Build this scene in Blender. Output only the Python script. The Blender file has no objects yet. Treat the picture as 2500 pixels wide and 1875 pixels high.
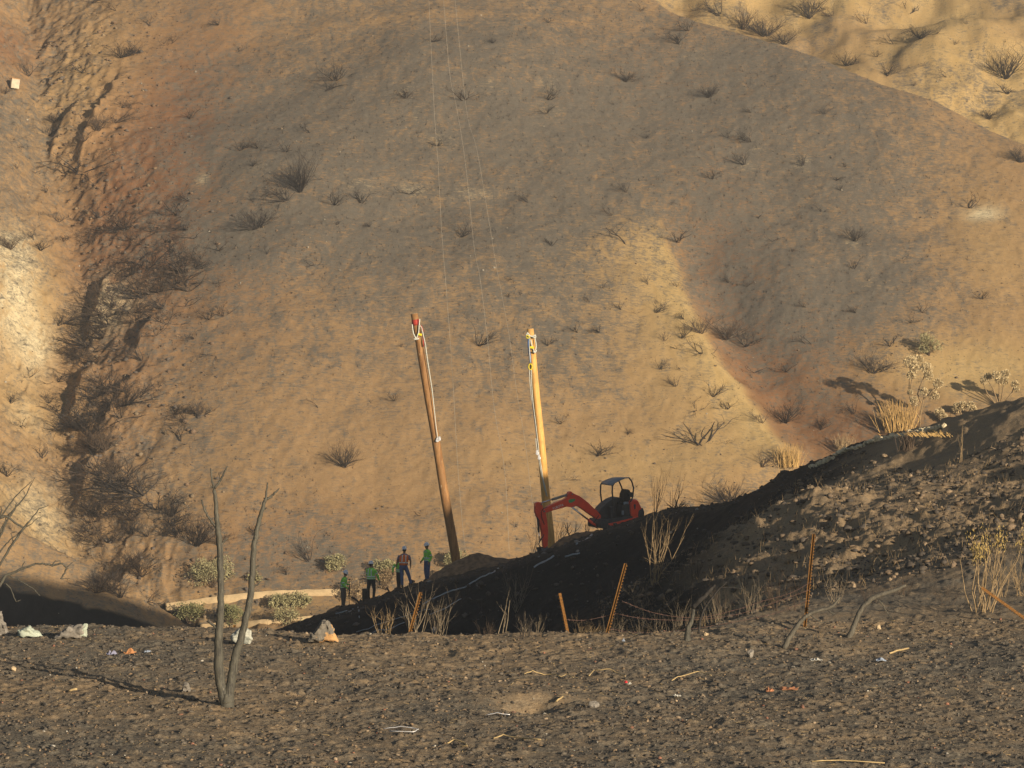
import bpy, bmesh, math, random
import numpy as np
from mathutils import Vector, Matrix

# ------------------------------------------------------------------ camera, light, world
SC = bpy.context.scene
F = 7089.0                                   # focal length in photo pixels (2500 wide)
HZ = 709.0                                   # height of the true horizon in the photo
PITCH = math.atan((HZ - 937.5) / F)
cam = bpy.data.cameras.new("camera"); camo = bpy.data.objects.new("camera", cam)
SC.collection.objects.link(camo); SC.camera = camo
cam.sensor_width = 36.0; cam.lens = F / 2500 * 36; cam.clip_start = 0.5; cam.clip_end = 3000
camo.location = (0, 0, 0); camo.rotation_euler = (math.pi / 2 + PITCH, 0, 0)

PHI, ELE = math.radians(40), math.radians(13)   # sun behind the camera and to its right, low
SUN = Vector((math.sin(PHI) * math.cos(ELE), -math.cos(PHI) * math.cos(ELE), math.sin(ELE)))
sl = bpy.data.lights.new("sun", 'SUN'); sl.energy = 5.0; sl.angle = math.radians(0.5); sl.color = (1.0, 0.845, 0.63)
so = bpy.data.objects.new("sun", sl); SC.collection.objects.link(so)
so.rotation_euler = SUN.to_track_quat('Z', 'Y').to_euler(); so.location = (60, -60, 60)
W = bpy.data.worlds.new("World"); SC.world = W; W.use_nodes = True
wn = W.node_tree.nodes; wl = W.node_tree.links
sky = wn.new('ShaderNodeTexSky'); sky.sky_type = 'NISHITA'; sky.sun_disc = False
sky.sun_elevation = ELE; sky.sun_rotation = math.atan2(SUN.x, SUN.y)
wl.new(sky.outputs[0], wn['Background'].inputs[0]); wn['Background'].inputs[1].default_value = 0.058
SC.view_settings.view_transform = 'Standard'; SC.view_settings.look = 'None'
SC.view_settings.exposure = 0.40; SC.view_settings.gamma = 1.0
SC.cycles.max_bounces = 4; SC.cycles.diffuse_bounces = 1; SC.cycles.volume_bounces = 0

# ------------------------------------------------------------------ helpers
COL = SC.collection
rnd = random.Random(7)
def ray(px, py, D):
    """point at depth D (metres along the ground) seen at photo pixel px, py"""
    u = (px - 1250) / F; v = (937.5 - py) / F
    dy = math.cos(PITCH) - v * math.sin(PITCH); dz = math.sin(PITCH) + v * math.cos(PITCH)
    return Vector((u / dy * D, D, dz / dy * D))
def link(name, me, parent=None, mat=None):
    o = bpy.data.objects.new(name, me); COL.objects.link(o)
    if mat is not None and me is not None: me.materials.append(mat)
    if parent is not None: o.parent = parent
    return o
def tag(o, label, cat, group=None, kind=None):
    if label: o['label'] = label
    if cat: o['category'] = cat
    if group: o['group'] = group
    if kind: o['kind'] = kind
    return o
def thing(name, loc, label, cat, group=None, rz=0.0):
    o = bpy.data.objects.new(name, None); COL.objects.link(o); o.location = loc; o.rotation_euler = (0, 0, rz)
    o.empty_display_size = 0.2
    return tag(o, label, cat, group)
class MB:
    def __init__(s): s.v = []; s.f = []; s.c = []; s.smooth = []
    def add(s, vs, fs, smooth=False):
        b = len(s.v); s.v += [tuple(p) for p in vs]; s.f += [tuple(i + b for i in f) for f in fs]; s.smooth += [smooth] * len(fs)
    def tube(s, pts, rad, n=6, cap=True):
        pts = [Vector(p) for p in pts]; m = len(pts)
        if not hasattr(rad, '__len__'): rad = [rad] * m
        ring = []; ref = None
        for i in range(m):
            d = (pts[min(i + 1, m - 1)] - pts[max(i - 1, 0)])
            if d.length < 1e-9: d = Vector((0, 0, 1))
            d.normalize()
            if ref is None: ref = Vector((1, 0, 0)) if abs(d.x) < .8 else Vector((0, 1, 0))
            a = (ref - d * ref.dot(d)).normalized(); b = d.cross(a); ref = a
            ring.append([pts[i] + (a * math.cos(2 * math.pi * k / n) + b * math.sin(2 * math.pi * k / n)) * rad[i] for k in range(n)])
        vs = [p for r in ring for p in r]; fs = []
        for i in range(m - 1):
            for k in range(n):
                fs.append((i * n + k, i * n + (k + 1) % n, (i + 1) * n + (k + 1) % n, (i + 1) * n + k))
        if cap: fs.append(tuple(range(n - 1, -1, -1))); fs.append(tuple((m - 1) * n + k for k in range(n)))
        s.add(vs, fs, n > 4)
    def box(s, c, h, R=None, bev=0.0):
        c = Vector(c); vs = []
        for x in (-1, 1):
            for y in (-1, 1):
                for z in (-1, 1):
                    p = Vector((x * h[0], y * h[1], z * h[2])); vs.append(c + (R @ p if R else p))
        s.add(vs, [(0, 1, 3, 2), (4, 6, 7, 5), (0, 4, 5, 1), (2, 3, 7, 6), (0, 2, 6, 4), (1, 5, 7, 3)])
    def prism(s, prof, y0, y1):
        """prof: list of (x,z), extruded between two widths"""
        n = len(prof)
        ar = sum(prof[i][0] * prof[(i + 1) % n][1] - prof[(i + 1) % n][0] * prof[i][1] for i in range(n))
        if ar < 0: prof = prof[::-1]
        vs = [(x, y0, z) for x, z in prof] + [(x, y1, z) for x, z in prof]
        fs = [tuple(range(n)), tuple(range(2 * n - 1, n - 1, -1))]
        for i in range(n): fs.append((i, n + i, n + (i + 1) % n, (i + 1) % n))
        s.add(vs, fs)
    def loft(s, rings, cap=True):
        n = len(rings[0]); vs = [p for r in rings for p in r]; fs = []
        for i in range(len(rings) - 1):
            for k in range(n): fs.append((i * n + k, i * n + (k + 1) % n, (i + 1) * n + (k + 1) % n, (i + 1) * n + k))
        if cap: fs.append(tuple(range(n - 1, -1, -1))); fs.append(tuple((len(rings) - 1) * n + k for k in range(n)))
        s.add(vs, fs, True)
    def mesh(s, name):
        me = bpy.data.meshes.new(name); me.from_pydata(s.v, [], s.f)
        me.polygons.foreach_set('use_smooth', s.smooth); me.update(); return me
    def build(s, name, mat, parent=None, bevel=0.0):
        me = s.mesh(name)
        o = link(name, me, parent, mat)
        if bevel:
            b = o.modifiers.new('bevel', 'BEVEL'); b.width = bevel; b.segments = 2; b.limit_method = 'ANGLE'
        return o

# ------------------------------------------------------------------ value noise
_rs = np.random.RandomState(11); _T = _rs.rand(512, 512).astype(np.float64)
def vnoise(x, y, s=0):
    x = x + s * 37.13; y = y + s * 91.7
    xi = np.floor(x).astype(int); yi = np.floor(y).astype(int); fx = x - xi; fy = y - yi
    fx = fx * fx * fx * (fx * (fx * 6 - 15) + 10); fy = fy * fy * fy * (fy * (fy * 6 - 15) + 10)
    a = _T[xi & 511, yi & 511]; b = _T[(xi + 1) & 511, yi & 511]; c = _T[xi & 511, (yi + 1) & 511]; d = _T[(xi + 1) & 511, (yi + 1) & 511]
    return (a * (1 - fx) + b * fx) * (1 - fy) + (c * (1 - fx) + d * fx) * fy - .5
def fbm(x, y, freq, octv=4, s=0, gain=.5):
    r = 0; a = 1.0
    for i in range(octv):
        r = r + a * vnoise(x * freq, y * freq, s + i); freq *= 2.03; a *= gain
    return r
def sstep(a, b, x): t = np.clip((x - a) / (b - a), 0, 1); return t * t * (3 - 2 * t)
def pline(P, x, y):
    """signed distance to a polyline (positive on its right-hand side), and distance along"""
    best = np.full(np.shape(x), 1e9); sg = np.zeros(np.shape(x)); al = np.zeros(np.shape(x)); acc = 0
    for (x0, y0), (x1, y1) in zip(P[:-1], P[1:]):
        dx, dy = x1 - x0, y1 - y0; L = math.hypot(dx, dy)
        t = np.clip(((x - x0) * dx + (y - y0) * dy) / (L * L), 0, 1)
        qx = x - x0 - t * dx; qy = y - y0 - t * dy; d = np.hypot(qx, qy)
        m = d < best; best = np.where(m, d, best); sg = np.where(m, np.sign(qx * dy - qy * dx), sg); al = np.where(m, acc + t * L, al); acc += L
    return best, sg, al / acc

# ------------------------------------------------------------------ far hillside heightfield
HS = 0.62; FOOT = 226.0; ZF = -24.8
def hp(px, py):                       # where a photo point meets the plain slope, in ground metres
    D = (-ZF + HS * FOOT) / (HS + (py - HZ) / F); return ((px - 1250) / F * D, D)
GULLY = [hp(*p) for p in [(60, -200), (95, 100), (120, 330), (165, 450), (215, 650), (170, 800), (150, 950), (150, 1150), (190, 1320), (300, 1450), (380, 1520), (470, 1580), (560, 1640)]]
SPUR = [hp(*p) for p in [(1565, 490), (1590, 580), (1640, 700), (1710, 830), (1800, 980), (1880, 1100), (1960, 1220)]]
GUL2 = [hp(*p) for p in [(1560, 470), (1660, 600), (1720, 730), (1800, 860), (1880, 1000), (1960, 1120), (2020, 1230)]]
RIBS = [([hp(*p) for p in L], A, Wd) for L, A, Wd in [
    ([(275, 610), (240, 680), (214, 755)], 1.5, 3.0),
    ([(355, 880), (300, 945), (243, 1012), (225, 1050)], 1.1, 3.5),
    ([(243, 1070), (215, 1130), (180, 1205)], 1.2, 3.5),
    ([(312, 1345), (292, 1400), (262, 1450)], 2.2, 3.0),
    ([(215, 830), (185, 920), (160, 1010)], 1.2, 2.0),
    ([(395, 765), (360, 800), (325, 850)], 1.2, 2.0),
    ([(195, 170), (150, 260), (120, 330)], 1.0, 2.0),
    ([(300, 110), (250, 220), (205, 300), (190, 380)], 1.0, 2.5)]]
XL = np.array([p[0] for p in GULLY]); YL = np.array([p[1] for p in GULLY]); _o = np.argsort(YL)
_yc = hp(1661, 0)[1]
def crest_y(x): return np.where(x > 17.4, _yc - (x - 17.4) * .8, _yc + (17.4 - x) * 1.3)
def hill_parts(x, y):
    sc = y - crest_y(x)
    return sc
def hill(x, y):
    x = np.asarray(x, float); y = np.asarray(y, float)
    wob = fbm(x, y, .035, 3, 5) * 5
    yy = y + wob * .0
    pl = ZF + HS * (yy - FOOT)
    k = 1.2; h = np.clip(.5 + .5 * (pl - ZF) / k, 0, 1); z = (ZF - .10 * np.maximum(FOOT - y, 0)) * (1 - h) + pl * h + k * h * (1 - h) * .5
    slope_m = sstep(FOOT, FOOT + 10, y)
    # broad relief
    z = z + slope_m * (fbm(x, y, .022, 2, 1) * 5.0 + fbm(x, y, .07, 3, 2) * .9)
    # left gully and the slope beyond it
    xl = np.interp(y, YL[_o], XL[_o]); dl = (x - xl)
    lf = sstep(206, 226, y)
    z = z + lf * np.where(dl < 0, np.minimum(-dl * .62, 10 + .1 * -dl), 0)
    z = z - lf * 1.2 * np.exp(-(dl / 5.0) ** 2)
    z = z + lf * sstep(-2, -8, dl) * ((.25 - np.abs(fbm(x * .8 + y * .5, y * .6, .12, 3, 18))) * 3.0 + fbm(x, y, .5, 3, 19) * .5)
    z = z + lf * np.where(dl > 0, -1.2 * np.exp(-dl / 11.0), -1.2)
    rough = lf * sstep(13, 3, dl) * sstep(-16, -3, dl)
    rid = 1 - np.abs(fbm(x * 1.0 + y * .35, y * .55 - x * .3, .33, 3, 9)) * 4
    z = z + rough * (rid * .2 + fbm(x, y, .8, 3, 10) * .3 - np.abs(fbm(x, y, 1.1, 3, 17)) * .55)
    for L, A, Wd in RIBS:
        d, sg, al = pline(L[::-1], x, y)       # ribs run downhill; drop is on their left
        e = np.sin(np.clip(al, 0.0, 1) * math.pi) ** .6
        j = d * sg + fbm(x, y, .9, 3, 12) * .7
        z = z + A * e * np.where(j > 0, np.exp(-j / Wd), np.exp(j / .25)) * (d < 14)
    # central spur, sandy on its left side, a ravine on its right
    d, sg, al = pline(SPUR[::-1], x, y); s = d * sg + fbm(x, y, .09, 3, 14) * 1.3 + fbm(x, y, .5, 2, 15) * .6
    e = sstep(0, .12, al) * sstep(1.0, .42, al)
    z = z + 2.5 * e * np.where(s < 0, np.exp(s / 7.0), np.exp(-(s / 3.4) ** 2))
    d, sg, al = pline(GUL2[::-1], x, y); e = sstep(0, .1, al) * sstep(1.0, .6, al)
    z = z - 2.0 * e * np.exp(-(d / 4.5) ** 2)
    # crest at the upper right and the slope behind it
    sc = y - crest_y(x)
    zc = z - HS * np.maximum(sc, 0)
    beyond = np.where(sc > 0, np.where(sc < 12, -.5 * sc, -6 + .66 * (sc - 12)), 0)
    # hollows and lumps of the far tan slope
    beyond = beyond + sstep(18, 30, sc) * (fbm(x, y, .05, 3, 21) * 5 + fbm(x, y, .2, 3, 22) * 1.1)
    z = np.where(sc > 0, zc + beyond, z) - np.where(np.abs(sc) < 3, .25 * (3 - np.abs(sc)), 0) * .6
    # eroded fine relief
    z = z + slope_m * (fbm(x, y, .35, 3, 30) * .14 + fbm(x, y, 1.6, 3, 31) * .07)
    z = z + fbm(x, y, 1.2, 2, 33) * .03
    return z

# ------------------------------------------------------------------ near ground heightfield
_cp = [(560, 1560, 140), (700, 1515, 139), (830, 1470, 138), (900, 1448, 136), (1040, 1408, 132), (1200, 1378, 129), (1350, 1335, 126),
       (1450, 1297, 124), (1520, 1275, 123), (1620, 1243, 121), (1750, 1233, 118), (1850, 1192, 115), (1900, 1162, 112), (1980, 1142, 108),
       (2080, 1087, 104), (2200, 1058, 101), (2270, 1048, 99), (2330, 1030, 97), (2400, 1000, 95), (2500, 970, 93), (2650, 950, 91),
       (400, 1640, 136), (0, 1760, 130), (-400, 1850, 130),
       (1200, 1590, 104), (900, 1640, 104), (500, 1700, 104), (0, 1800, 104), (1450, 1540, 92), (1500, 1420, 106), (1700, 1330, 104), (1600, 1360, 106),
       (1930, 1240, 84), (2190, 1150, 90), (2000, 1195, 91), (2350, 1130, 87), (2500, 1080, 86), (2500, 1180, 80), (2650, 1100, 84), (2650,1200, 76),
       (1560, 1500, 76), (1700, 1400, 78), (1850, 1330, 78), (1800, 1480, 66), (2000, 1340, 73), (2200, 1330, 70), (2450, 1320, 65), (2650, 1300, 62),
       (1950, 1515, 55), (2100, 1500, 55.5), (2300, 1478, 56.0), (2500, 1465, 56), (2750, 1450, 55),
       (1300, 1650, 75), (1000, 1720, 75), (500, 1800, 75), (0, 1850, 75), (1350, 1660, 60), (1000, 1780, 60), (0, 1900, 60), (1620, 1570, 58)]
CP = [ray(*c) for c in _cp]
CP += [Vector(p) for p in [(60, 140, -14), (40, 125, -13), (28, 120, -10.5), (24, 105, -6), (-40, 150, -24), (40, 60, -4.5), (60, 90, -5), (14, 30, -6), (30, 30, -6), (-10, 30, -12), (-40, 60, -13), (60, 30, -6),
       (20, 70, -5.3), (22, 85, -5.2), (17, 62, -5.6), (30, 78, -5.5), (20, 99, -5.5), (12, 118, -10), (15, 114, -9.5), (19, 110, -8), (12, 130, -14), (20, 130, -14), (5, 136, -15), (-2, 146, -19)]]
_X = np.array([[p.x, p.y] for p in CP]); _Z = np.array([p.z for p in CP])
def _U(d): return np.where(d > 1e-9, d * d * np.log(d + 1e-12), 0)
_n = len(_X); _S = 30.0
_K = _U(np.linalg.norm((_X[:, None] - _X[None]) / _S, axis=2)) + np.eye(_n) * 1e-3
_P = np.hstack([np.ones((_n, 1)), _X / _S]); _A = np.block([[_K, _P], [_P.T, np.zeros((3, 3))]])
_w = np.linalg.solve(_A, np.concatenate([_Z, np.zeros(3)]))
def tps(x, y):
    r = _w[_n] + _w[_n + 1] * x / _S + _w[_n + 2] * y / _S
    for i in range(_n):
        r = r + _w[i] * _U(np.hypot(x - _X[i, 0], y - _X[i, 1]) / _S)
    return r
# knoll to the right of the view: its shade falls over the crew and the valley floor
_ka = np.array([50, 56, 60, 63, 67, 70, 74, 77, 80, 80.8, 81.6, 82.2, 83, 86, 91, 96, 101, 105, 109.4, 111.7, 114.1, 116.4, 119.1, 123, 127, 130, 145.])
_kc = np.array([2.0, 3.6, 5.2, 6.6, 7.9, 8.7, 10.3, 12.0, 12.3, 12.5, 12.9, 13.7, 13.8, 14.5, 16.2, 18.4, 20.3, 21.7, 22.3, 21.6, 20.8, 19.8, 18.5, 17.2, 15.4, 12, 4.])
TE = math.tan(ELE)
_sk = sorted([c for c in _cp[:16]] + [(400, 1640, 136), (0, 1760, 130)]); _su = np.array([(c[0] - 1250) / F for c in _sk]); _sp = np.array([-(c[1] + float(np.interp(c[0], [1000, 1120, 1250], [15, 9, 3])) - HZ) / F for c in _sk]); _sd = np.array([c[2] for c in _sk])
_pit = ray(1292, 1722, 42.0)
def knoll(x, y):
    a = math.cos(PHI) * x + math.sin(PHI) * y; t = -math.sin(PHI) * x + math.cos(PHI) * y
    c = np.interp(a, _ka, _kc) - TE * 42
    return c - .55 * np.maximum(np.abs(t - 42) - 2, 0) - .0 * a
def near(x, y):
    x = np.asarray(x, float); y = np.asarray(y, float); u = x / np.maximum(y, 1)
    B = tps(x, y)
    ye = 50.3 + fbm(x, y * 0, .5, 3, 41) * .8 + np.clip(-u * 6, -1, 1.0) * .6 + 7 * sstep(.055, .12, u)
    edge = y - ye
    Pz = -6.0 + fbm(x, y, .25, 3, 42) * .12 - .42 * np.maximum(edge, 0) * sstep(0, 3, edge)
    Pz = Pz + sstep(12, 0, y) * 4.4
    B = np.where(y < 46, np.minimum(B, -6.3), B)
    k = .5; h = np.clip(.5 + .5 * (Pz - B) / k, 0, 1); z = B * (1 - h) + Pz * h + k * h * (1 - h) * .5
    cp_ = np.interp(u, _su, _sp) * y - .016 * np.abs(y - np.interp(u, _su, _sd)) - .04 + sstep(.09, .11, u) * 5 + sstep(90, 70, y) * 3
    k = .15; h = np.clip(.5 + .5 * (cp_ - z) / k, 0, 1); z = cp_ * (1 - h) + z * h - k * h * (1 - h) * .5
    kn = knoll(x, y); k = .5; h = np.clip(.5 + .5 * (kn - z) / k, 0, 1); z = z * (1 - h) + kn * h + k * h * (1 - h) * .5
    # clods of the cut bank
    bank = sstep(.035, .06, u) * sstep(60, 66, y) * (1 - sstep(84, 94, y)) * (1 - .75 * sstep(.1, .15, u) * sstep(70, 80, y))
    z = z + .75 * bank * (fbm(x, y, .3, 2, 50) * .55 + fbm(x * 1.0, y * .7, 1.1, 3, 51) * .34 + np.maximum(fbm(x, y, 3.4, 3, 52), 0) * .26)
    # burnt crumbs and stones
    far = sstep(58, 75, y)
    fine = 1 - far * .5
    z = z + fine * (fbm(x, y, 2.2, 2, 43) * .045 + np.maximum(fbm(x, y, 6.5, 3, 44) - .05, 0) * .068) + far * (fbm(x, y, .6, 3, 46) * .16 + np.maximum(fbm(x, y, 2.4, 2, 47), 0) * .16)
    z = z - .22 * np.exp(-((x - _pit.x) / .36) ** 2 - ((y - _pit.y) / .45) ** 2) + .09 * np.exp(-((x - _pit.x - .1) / .7) ** 2 - ((y - _pit.y - .7) / .3) ** 2)
    # lip of the lower ground left of the plateau
    return z
def hit(fn, px, py, d0, d1, n=1400):
    D = np.linspace(d0, d1, n); a = ray(px, py, 1.0); z = fn(a.x * D, D); g = a.z * D - z
    i = np.argmax(g < 0)
    if g[i] >= 0: i = n - 1
    d = D[i]; return Vector((a.x * d, d, float(z[i])))
def on_near(px, py, d0=25, d1=150): return hit(near, px, py, d0, d1)
def on_hill(px, py): return hit(hill, px, py, 200, 440, 2600)

# ------------------------------------------------------------------ materials
def nodes(name):
    m = bpy.data.materials.new(name); m.use_nodes = True; nt = m.node_tree
    return m, nt, nt.nodes, nt.links, nt.nodes['Principled BSDF']
def simple(name, col, rough=.8, metal=0, var=.18, scale=8.0, bump=0.0, col2=None, spec=.3, det=4):
    m, nt, N, L, b = nodes(name)
    tc = N.new('ShaderNodeTexCoord'); nz = N.new('ShaderNodeTexNoise'); nz.inputs['Scale'].default_value = scale; nz.inputs['Detail'].default_value = det
    L.new(tc.outputs['Object'], nz.inputs['Vector'])
    r = N.new('ShaderNodeValToRGB'); L.new(nz.outputs[0], r.inputs[0])
    c2 = col2 or tuple(c * (1 + var) for c in col)
    r.color_ramp.elements[0].position = .35; r.color_ramp.elements[1].position = .65
    r.color_ramp.elements[0].color = (*[c * (1 - var) for c in col], 1); r.color_ramp.elements[1].color = (*c2, 1)
    L.new(r.outputs[0], b.inputs['Base Color']); b.inputs['Roughness'].default_value = rough; b.inputs['Metallic'].default_value = metal
    b.inputs['Specular IOR Level'].default_value = spec
    if bump:
        bp = N.new('ShaderNodeBump'); bp.inputs['Strength'].default_value = bump; bp.inputs['Distance'].default_value = .02
        L.new(nz.outputs[0], bp.inputs['Height']); L.new(bp.outputs[0], b.inputs['Normal'])
    return m
def mixn(N, L, fac, a, b):
    m = N.new('ShaderNodeMix'); m.data_type = 'RGBA'
    for s, v in (('Factor', fac), ('A', a), ('B', b)):
        i = [k for k in m.inputs if k.name == s and (k.type == ('VALUE' if s == 'Factor' else 'RGBA'))][0]
        if hasattr(v, 'is_linked') or hasattr(v, 'links'): L.new(v, i)
        elif s == 'Factor': i.default_value = v
        else: i.default_value = (*v, 1)
    return [o for o in m.outputs if o.type == 'RGBA'][0]
def mth(N, L, op, a, b=0.0, clamp=False):
    m = N.new('ShaderNodeMath'); m.operation = op; m.use_clamp = clamp
    for i, v in enumerate((a, b)):
        if hasattr(v, 'links'): L.new(v, m.inputs[i])
        else: m.inputs[i].default_value = v
    return m.outputs[0]
def noise(N, L, vec, scale, det=6, rough=.6, dist=0.0):
    n = N.new('ShaderNodeTexNoise'); n.inputs['Scale'].default_value = scale; n.inputs['Detail'].default_value = det
    n.inputs['Roughness'].default_value = rough; n.inputs['Distortion'].default_value = dist; L.new(vec, n.inputs['Vector']); return n.outputs[0]
def rng(N, L, v, a, b, c=0.0, d=1.0):
    m = N.new('ShaderNodeMapRange'); m.clamp = True; L.new(v, m.inputs[0])
    for i, k in enumerate((a, b, c, d)): m.inputs[i + 1].default_value = k
    return m.outputs[0]
def mapped(N, L, sc=(1, 1, 1), rz=0.0):
    tc = N.new('ShaderNodeTexCoord'); mp = N.new('ShaderNodeMapping'); mp.inputs['Scale'].default_value = sc; mp.inputs['Rotation'].default_value = (0, 0, rz)
    L.new(tc.outputs['Object'], mp.inputs['Vector']); return mp.outputs[0]
def attr(N, name):
    a = N.new('ShaderNodeAttribute'); a.attribute_name = name; return a.outputs['Fac']

def hill_material():
    m, nt, N, L, b = nodes('burnt_hillside'); V = mapped(N, L); VS = mapped(N, L, (1, .45, .45), .5)
    big = noise(N, L, V, .09, 6, .6, .6); mid = noise(N, L, VS, .75, 7, .72, .8); fine = noise(N, L, V, 3.2, 5, .75)
    streak = noise(N, L, mapped(N, L, (.5, 1.4, 1.4), -.35), 1.7, 6, .75, 1.2)
    ash = attr(N, 'ash'); sand = attr(N, 'sand'); red = attr(N, 'red'); pale = attr(N, 'pale')
    soil = mixn(N, L, rng(N, L, fine, .3, .7), (.322, .206, .104), (.455, .302, .150))
    soil = mixn(N, L, red, soil, mixn(N, L, rng(N, L, mid, .35, .65), (.215, .105, .052), (.34, .175, .082)))
    soil = mixn(N, L, sand, soil, mixn(N, L, rng(N, L, mid, .3, .7), (.46, .315, .135), (.60, .43, .20)))
    soil = mixn(N, L, mth(N, L, 'MULTIPLY', pale, rng(N, L, mid, .32, .5)), soil, (.72, .60, .38))
    ashc = mixn(N, L, rng(N, L, fine, .3, .7), (.116, .101, .082), (.190, .166, .132))
    fleck = noise(N, L, mapped(N, L, (.55, 1.5, 1.5), -.2), 3.6, 5, .8, .6); grit = noise(N, L, V, 9.0, 3, .8)
    f = mth(N, L, 'ADD', ash, mth(N, L, 'MULTIPLY', mth(N, L, 'SUBTRACT', mid, .5), 2.6))
    f = mth(N, L, 'ADD', f, mth(N, L, 'MULTIPLY', mth(N, L, 'SUBTRACT', streak, .5), 2.6))
    f = mth(N, L, 'ADD', f, mth(N, L, 'MULTIPLY', mth(N, L, 'SUBTRACT', big, .5), .7))
    f = mth(N, L, 'ADD', f, mth(N, L, 'MULTIPLY', mth(N, L, 'SUBTRACT', fine, .5), 1.6))
    f = mth(N, L, 'ADD', f, mth(N, L, 'MULTIPLY', mth(N, L, 'SUBTRACT', fleck, .5), 2.6))
    f = rng(N, L, f, .05, .95)
    c = mixn(N, L, f, soil, ashc)
    c = mixn(N, L, rng(N, L, grit, .58, .72, 0, .28), c, (.06, .05, .042)); c = mixn(N, L, rng(N, L, grit, .40, .30, 0, .35), c, (.55, .42, .25))
    c = mixn(N, L, attr(N, 'char_shade'), c, mixn(N, L, rng(N, L, mid, .4, .6), (.010, .010, .010), (.03, .027, .024)))  # shadow of the lower-left wedge painted in as near-black
    # crumbs of charcoal and pale chips
    v = N.new('ShaderNodeTexVoronoi'); v.inputs['Scale'].default_value = 2.6; L.new(V, v.inputs['Vector'])
    chip = mth(N, L, 'LESS_THAN', v.outputs['Distance'], .10); pick = N.new('ShaderNodeSeparateColor'); L.new(v.outputs['Color'], pick.inputs[0])
    dark = mth(N, L, 'MULTIPLY', mth(N, L, 'LESS_THAN', v.outputs['Distance'], .17), mth(N, L, 'GREATER_THAN', pick.outputs[0], .62))
    c = mixn(N, L, mth(N, L, 'MULTIPLY', dark, .6), c, (.045, .036, .03))
    c = mixn(N, L, mth(N, L, 'MULTIPLY', mth(N, L, 'MULTIPLY', chip, mth(N, L, 'LESS_THAN', pick.outputs[0], .035)), .8), c, (.55, .48, .38))
    L.new(c, b.inputs['Base Color']); b.inputs['Roughness'].default_value = .95; b.inputs['Specular IOR Level'].default_value = .1
    bp = N.new('ShaderNodeBump'); bp.inputs['Strength'].default_value = .6; bp.inputs['Distance'].default_value = .09
    h = mth(N, L, 'ADD', mid, mth(N, L, 'MULTIPLY', fine, .5)); L.new(h, bp.inputs['Height']); L.new(bp.outputs[0], b.inputs['Normal'])
    return m
def near_material():
    m, nt, N, L, b = nodes('charred_ground'); V = mapped(N, L); VS = mapped(N, L, (.45, 1, 1))
    big = noise(N, L, VS, .5, 6, .65, .5); mid = noise(N, L, V, 3.5, 6, .7); fine = noise(N, L, V, 22, 4, .75)
    tan_ = attr(N, 'tan'); burnt = attr(N, 'burnt')  # burnt: charred black ground, with the bank's shadow painted into it
    soil = mixn(N, L, rng(N, L, fine, .3, .7), (.20, .138, .082), (.40, .29, .172))
    char_shade = mixn(N, L, rng(N, L, fine, .35, .7), (.084, .073, .058), (.25, .215, .162))
    f = mth(N, L, 'ADD', tan_, mth(N, L, 'MULTIPLY', mth(N, L, 'SUBTRACT', big, .5), 2.0))
    f = mth(N, L, 'ADD', f, mth(N, L, 'MULTIPLY', mth(N, L, 'SUBTRACT', mid, .5), 2.2))
    f = rng(N, L, f, .15, 1.0)
    c = mixn(N, L, f, char_shade, soil)
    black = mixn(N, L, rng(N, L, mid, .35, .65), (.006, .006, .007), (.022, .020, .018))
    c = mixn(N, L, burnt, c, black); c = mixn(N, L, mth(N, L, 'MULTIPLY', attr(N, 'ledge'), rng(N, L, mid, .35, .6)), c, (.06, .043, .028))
    v = N.new('ShaderNodeTexVoronoi'); v.inputs['Scale'].default_value = 9; L.new(V, v.inputs['Vector'])
    pick = N.new('ShaderNodeSeparateColor'); L.new(v.outputs['Color'], pick.inputs[0])
    ch = mth(N, L, 'MULTIPLY', mth(N, L, 'LESS_THAN', v.outputs['Distance'], .2), mth(N, L, 'GREATER_THAN', pick.outputs[0], .965))
    c = mixn(N, L, mth(N, L, 'MULTIPLY', ch, mth(N, L, 'SUBTRACT', 1.0, burnt)), c, (.40, .31, .21))
    L.new(c, b.inputs['Base Color']); b.inputs['Roughness'].default_value = .92; b.inputs['Specular IOR Level'].default_value = .15
    bp = N.new('ShaderNodeBump'); bp.inputs['Strength'].default_value = .9; bp.inputs['Distance'].default_value = .035
    h = mth(N, L, 'ADD', mid, mth(N, L, 'MULTIPLY', fine, .35)); L.new(h, bp.inputs['Height']); L.new(bp.outputs[0], b.inputs['Normal'])
    return m

# ------------------------------------------------------------------ terrain sheets
def grid_mesh(name, U, Y, fn, mat, attrs):
    uu, yy = np.meshgrid(U, Y); X = uu * yy; Z = fn(X, yy)
    nr, nc = X.shape; co = np.stack([X, yy, Z], -1).reshape(-1, 3).astype(np.float32)
    me = bpy.data.meshes.new(name); me.vertices.add(len(co)); me.vertices.foreach_set('co', co.ravel())
    i = np.arange((nr - 1) * (nc - 1)); r, c = i // (nc - 1), i % (nc - 1); a = r * nc + c
    q = np.stack([a, a + 1, a + nc + 1, a + nc], -1).astype(np.int32)
    me.loops.add(q.size); me.loops.foreach_set('vertex_index', q.ravel())
    me.polygons.add(len(q)); me.polygons.foreach_set('loop_start', (np.arange(len(q)) * 4).astype(np.int32))
    me.polygons.foreach_set('use_smooth', np.ones(len(q), bool))
    me.update(calc_edges=True)
    for k, f in attrs.items():
        at = me.attributes.new(k, 'FLOAT', 'POINT'); at.data.foreach_set('value', np.clip(f(X, yy), 0, 1).astype(np.float32).ravel())
    return link(name, me, None, mat)
def blob(x, y, px, py, wx, wy):                  # a soft patch of ground colour; wx, wy in photo pixels at that spot
    cx, cy = hp(px, py); k = cy / F
    D2 = hp(px, py - wy)[1] - cy
    return np.exp(-((x - cx) / (wx * k)) ** 2 - ((y - cy) / max(D2, 1)) ** 2)
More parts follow.
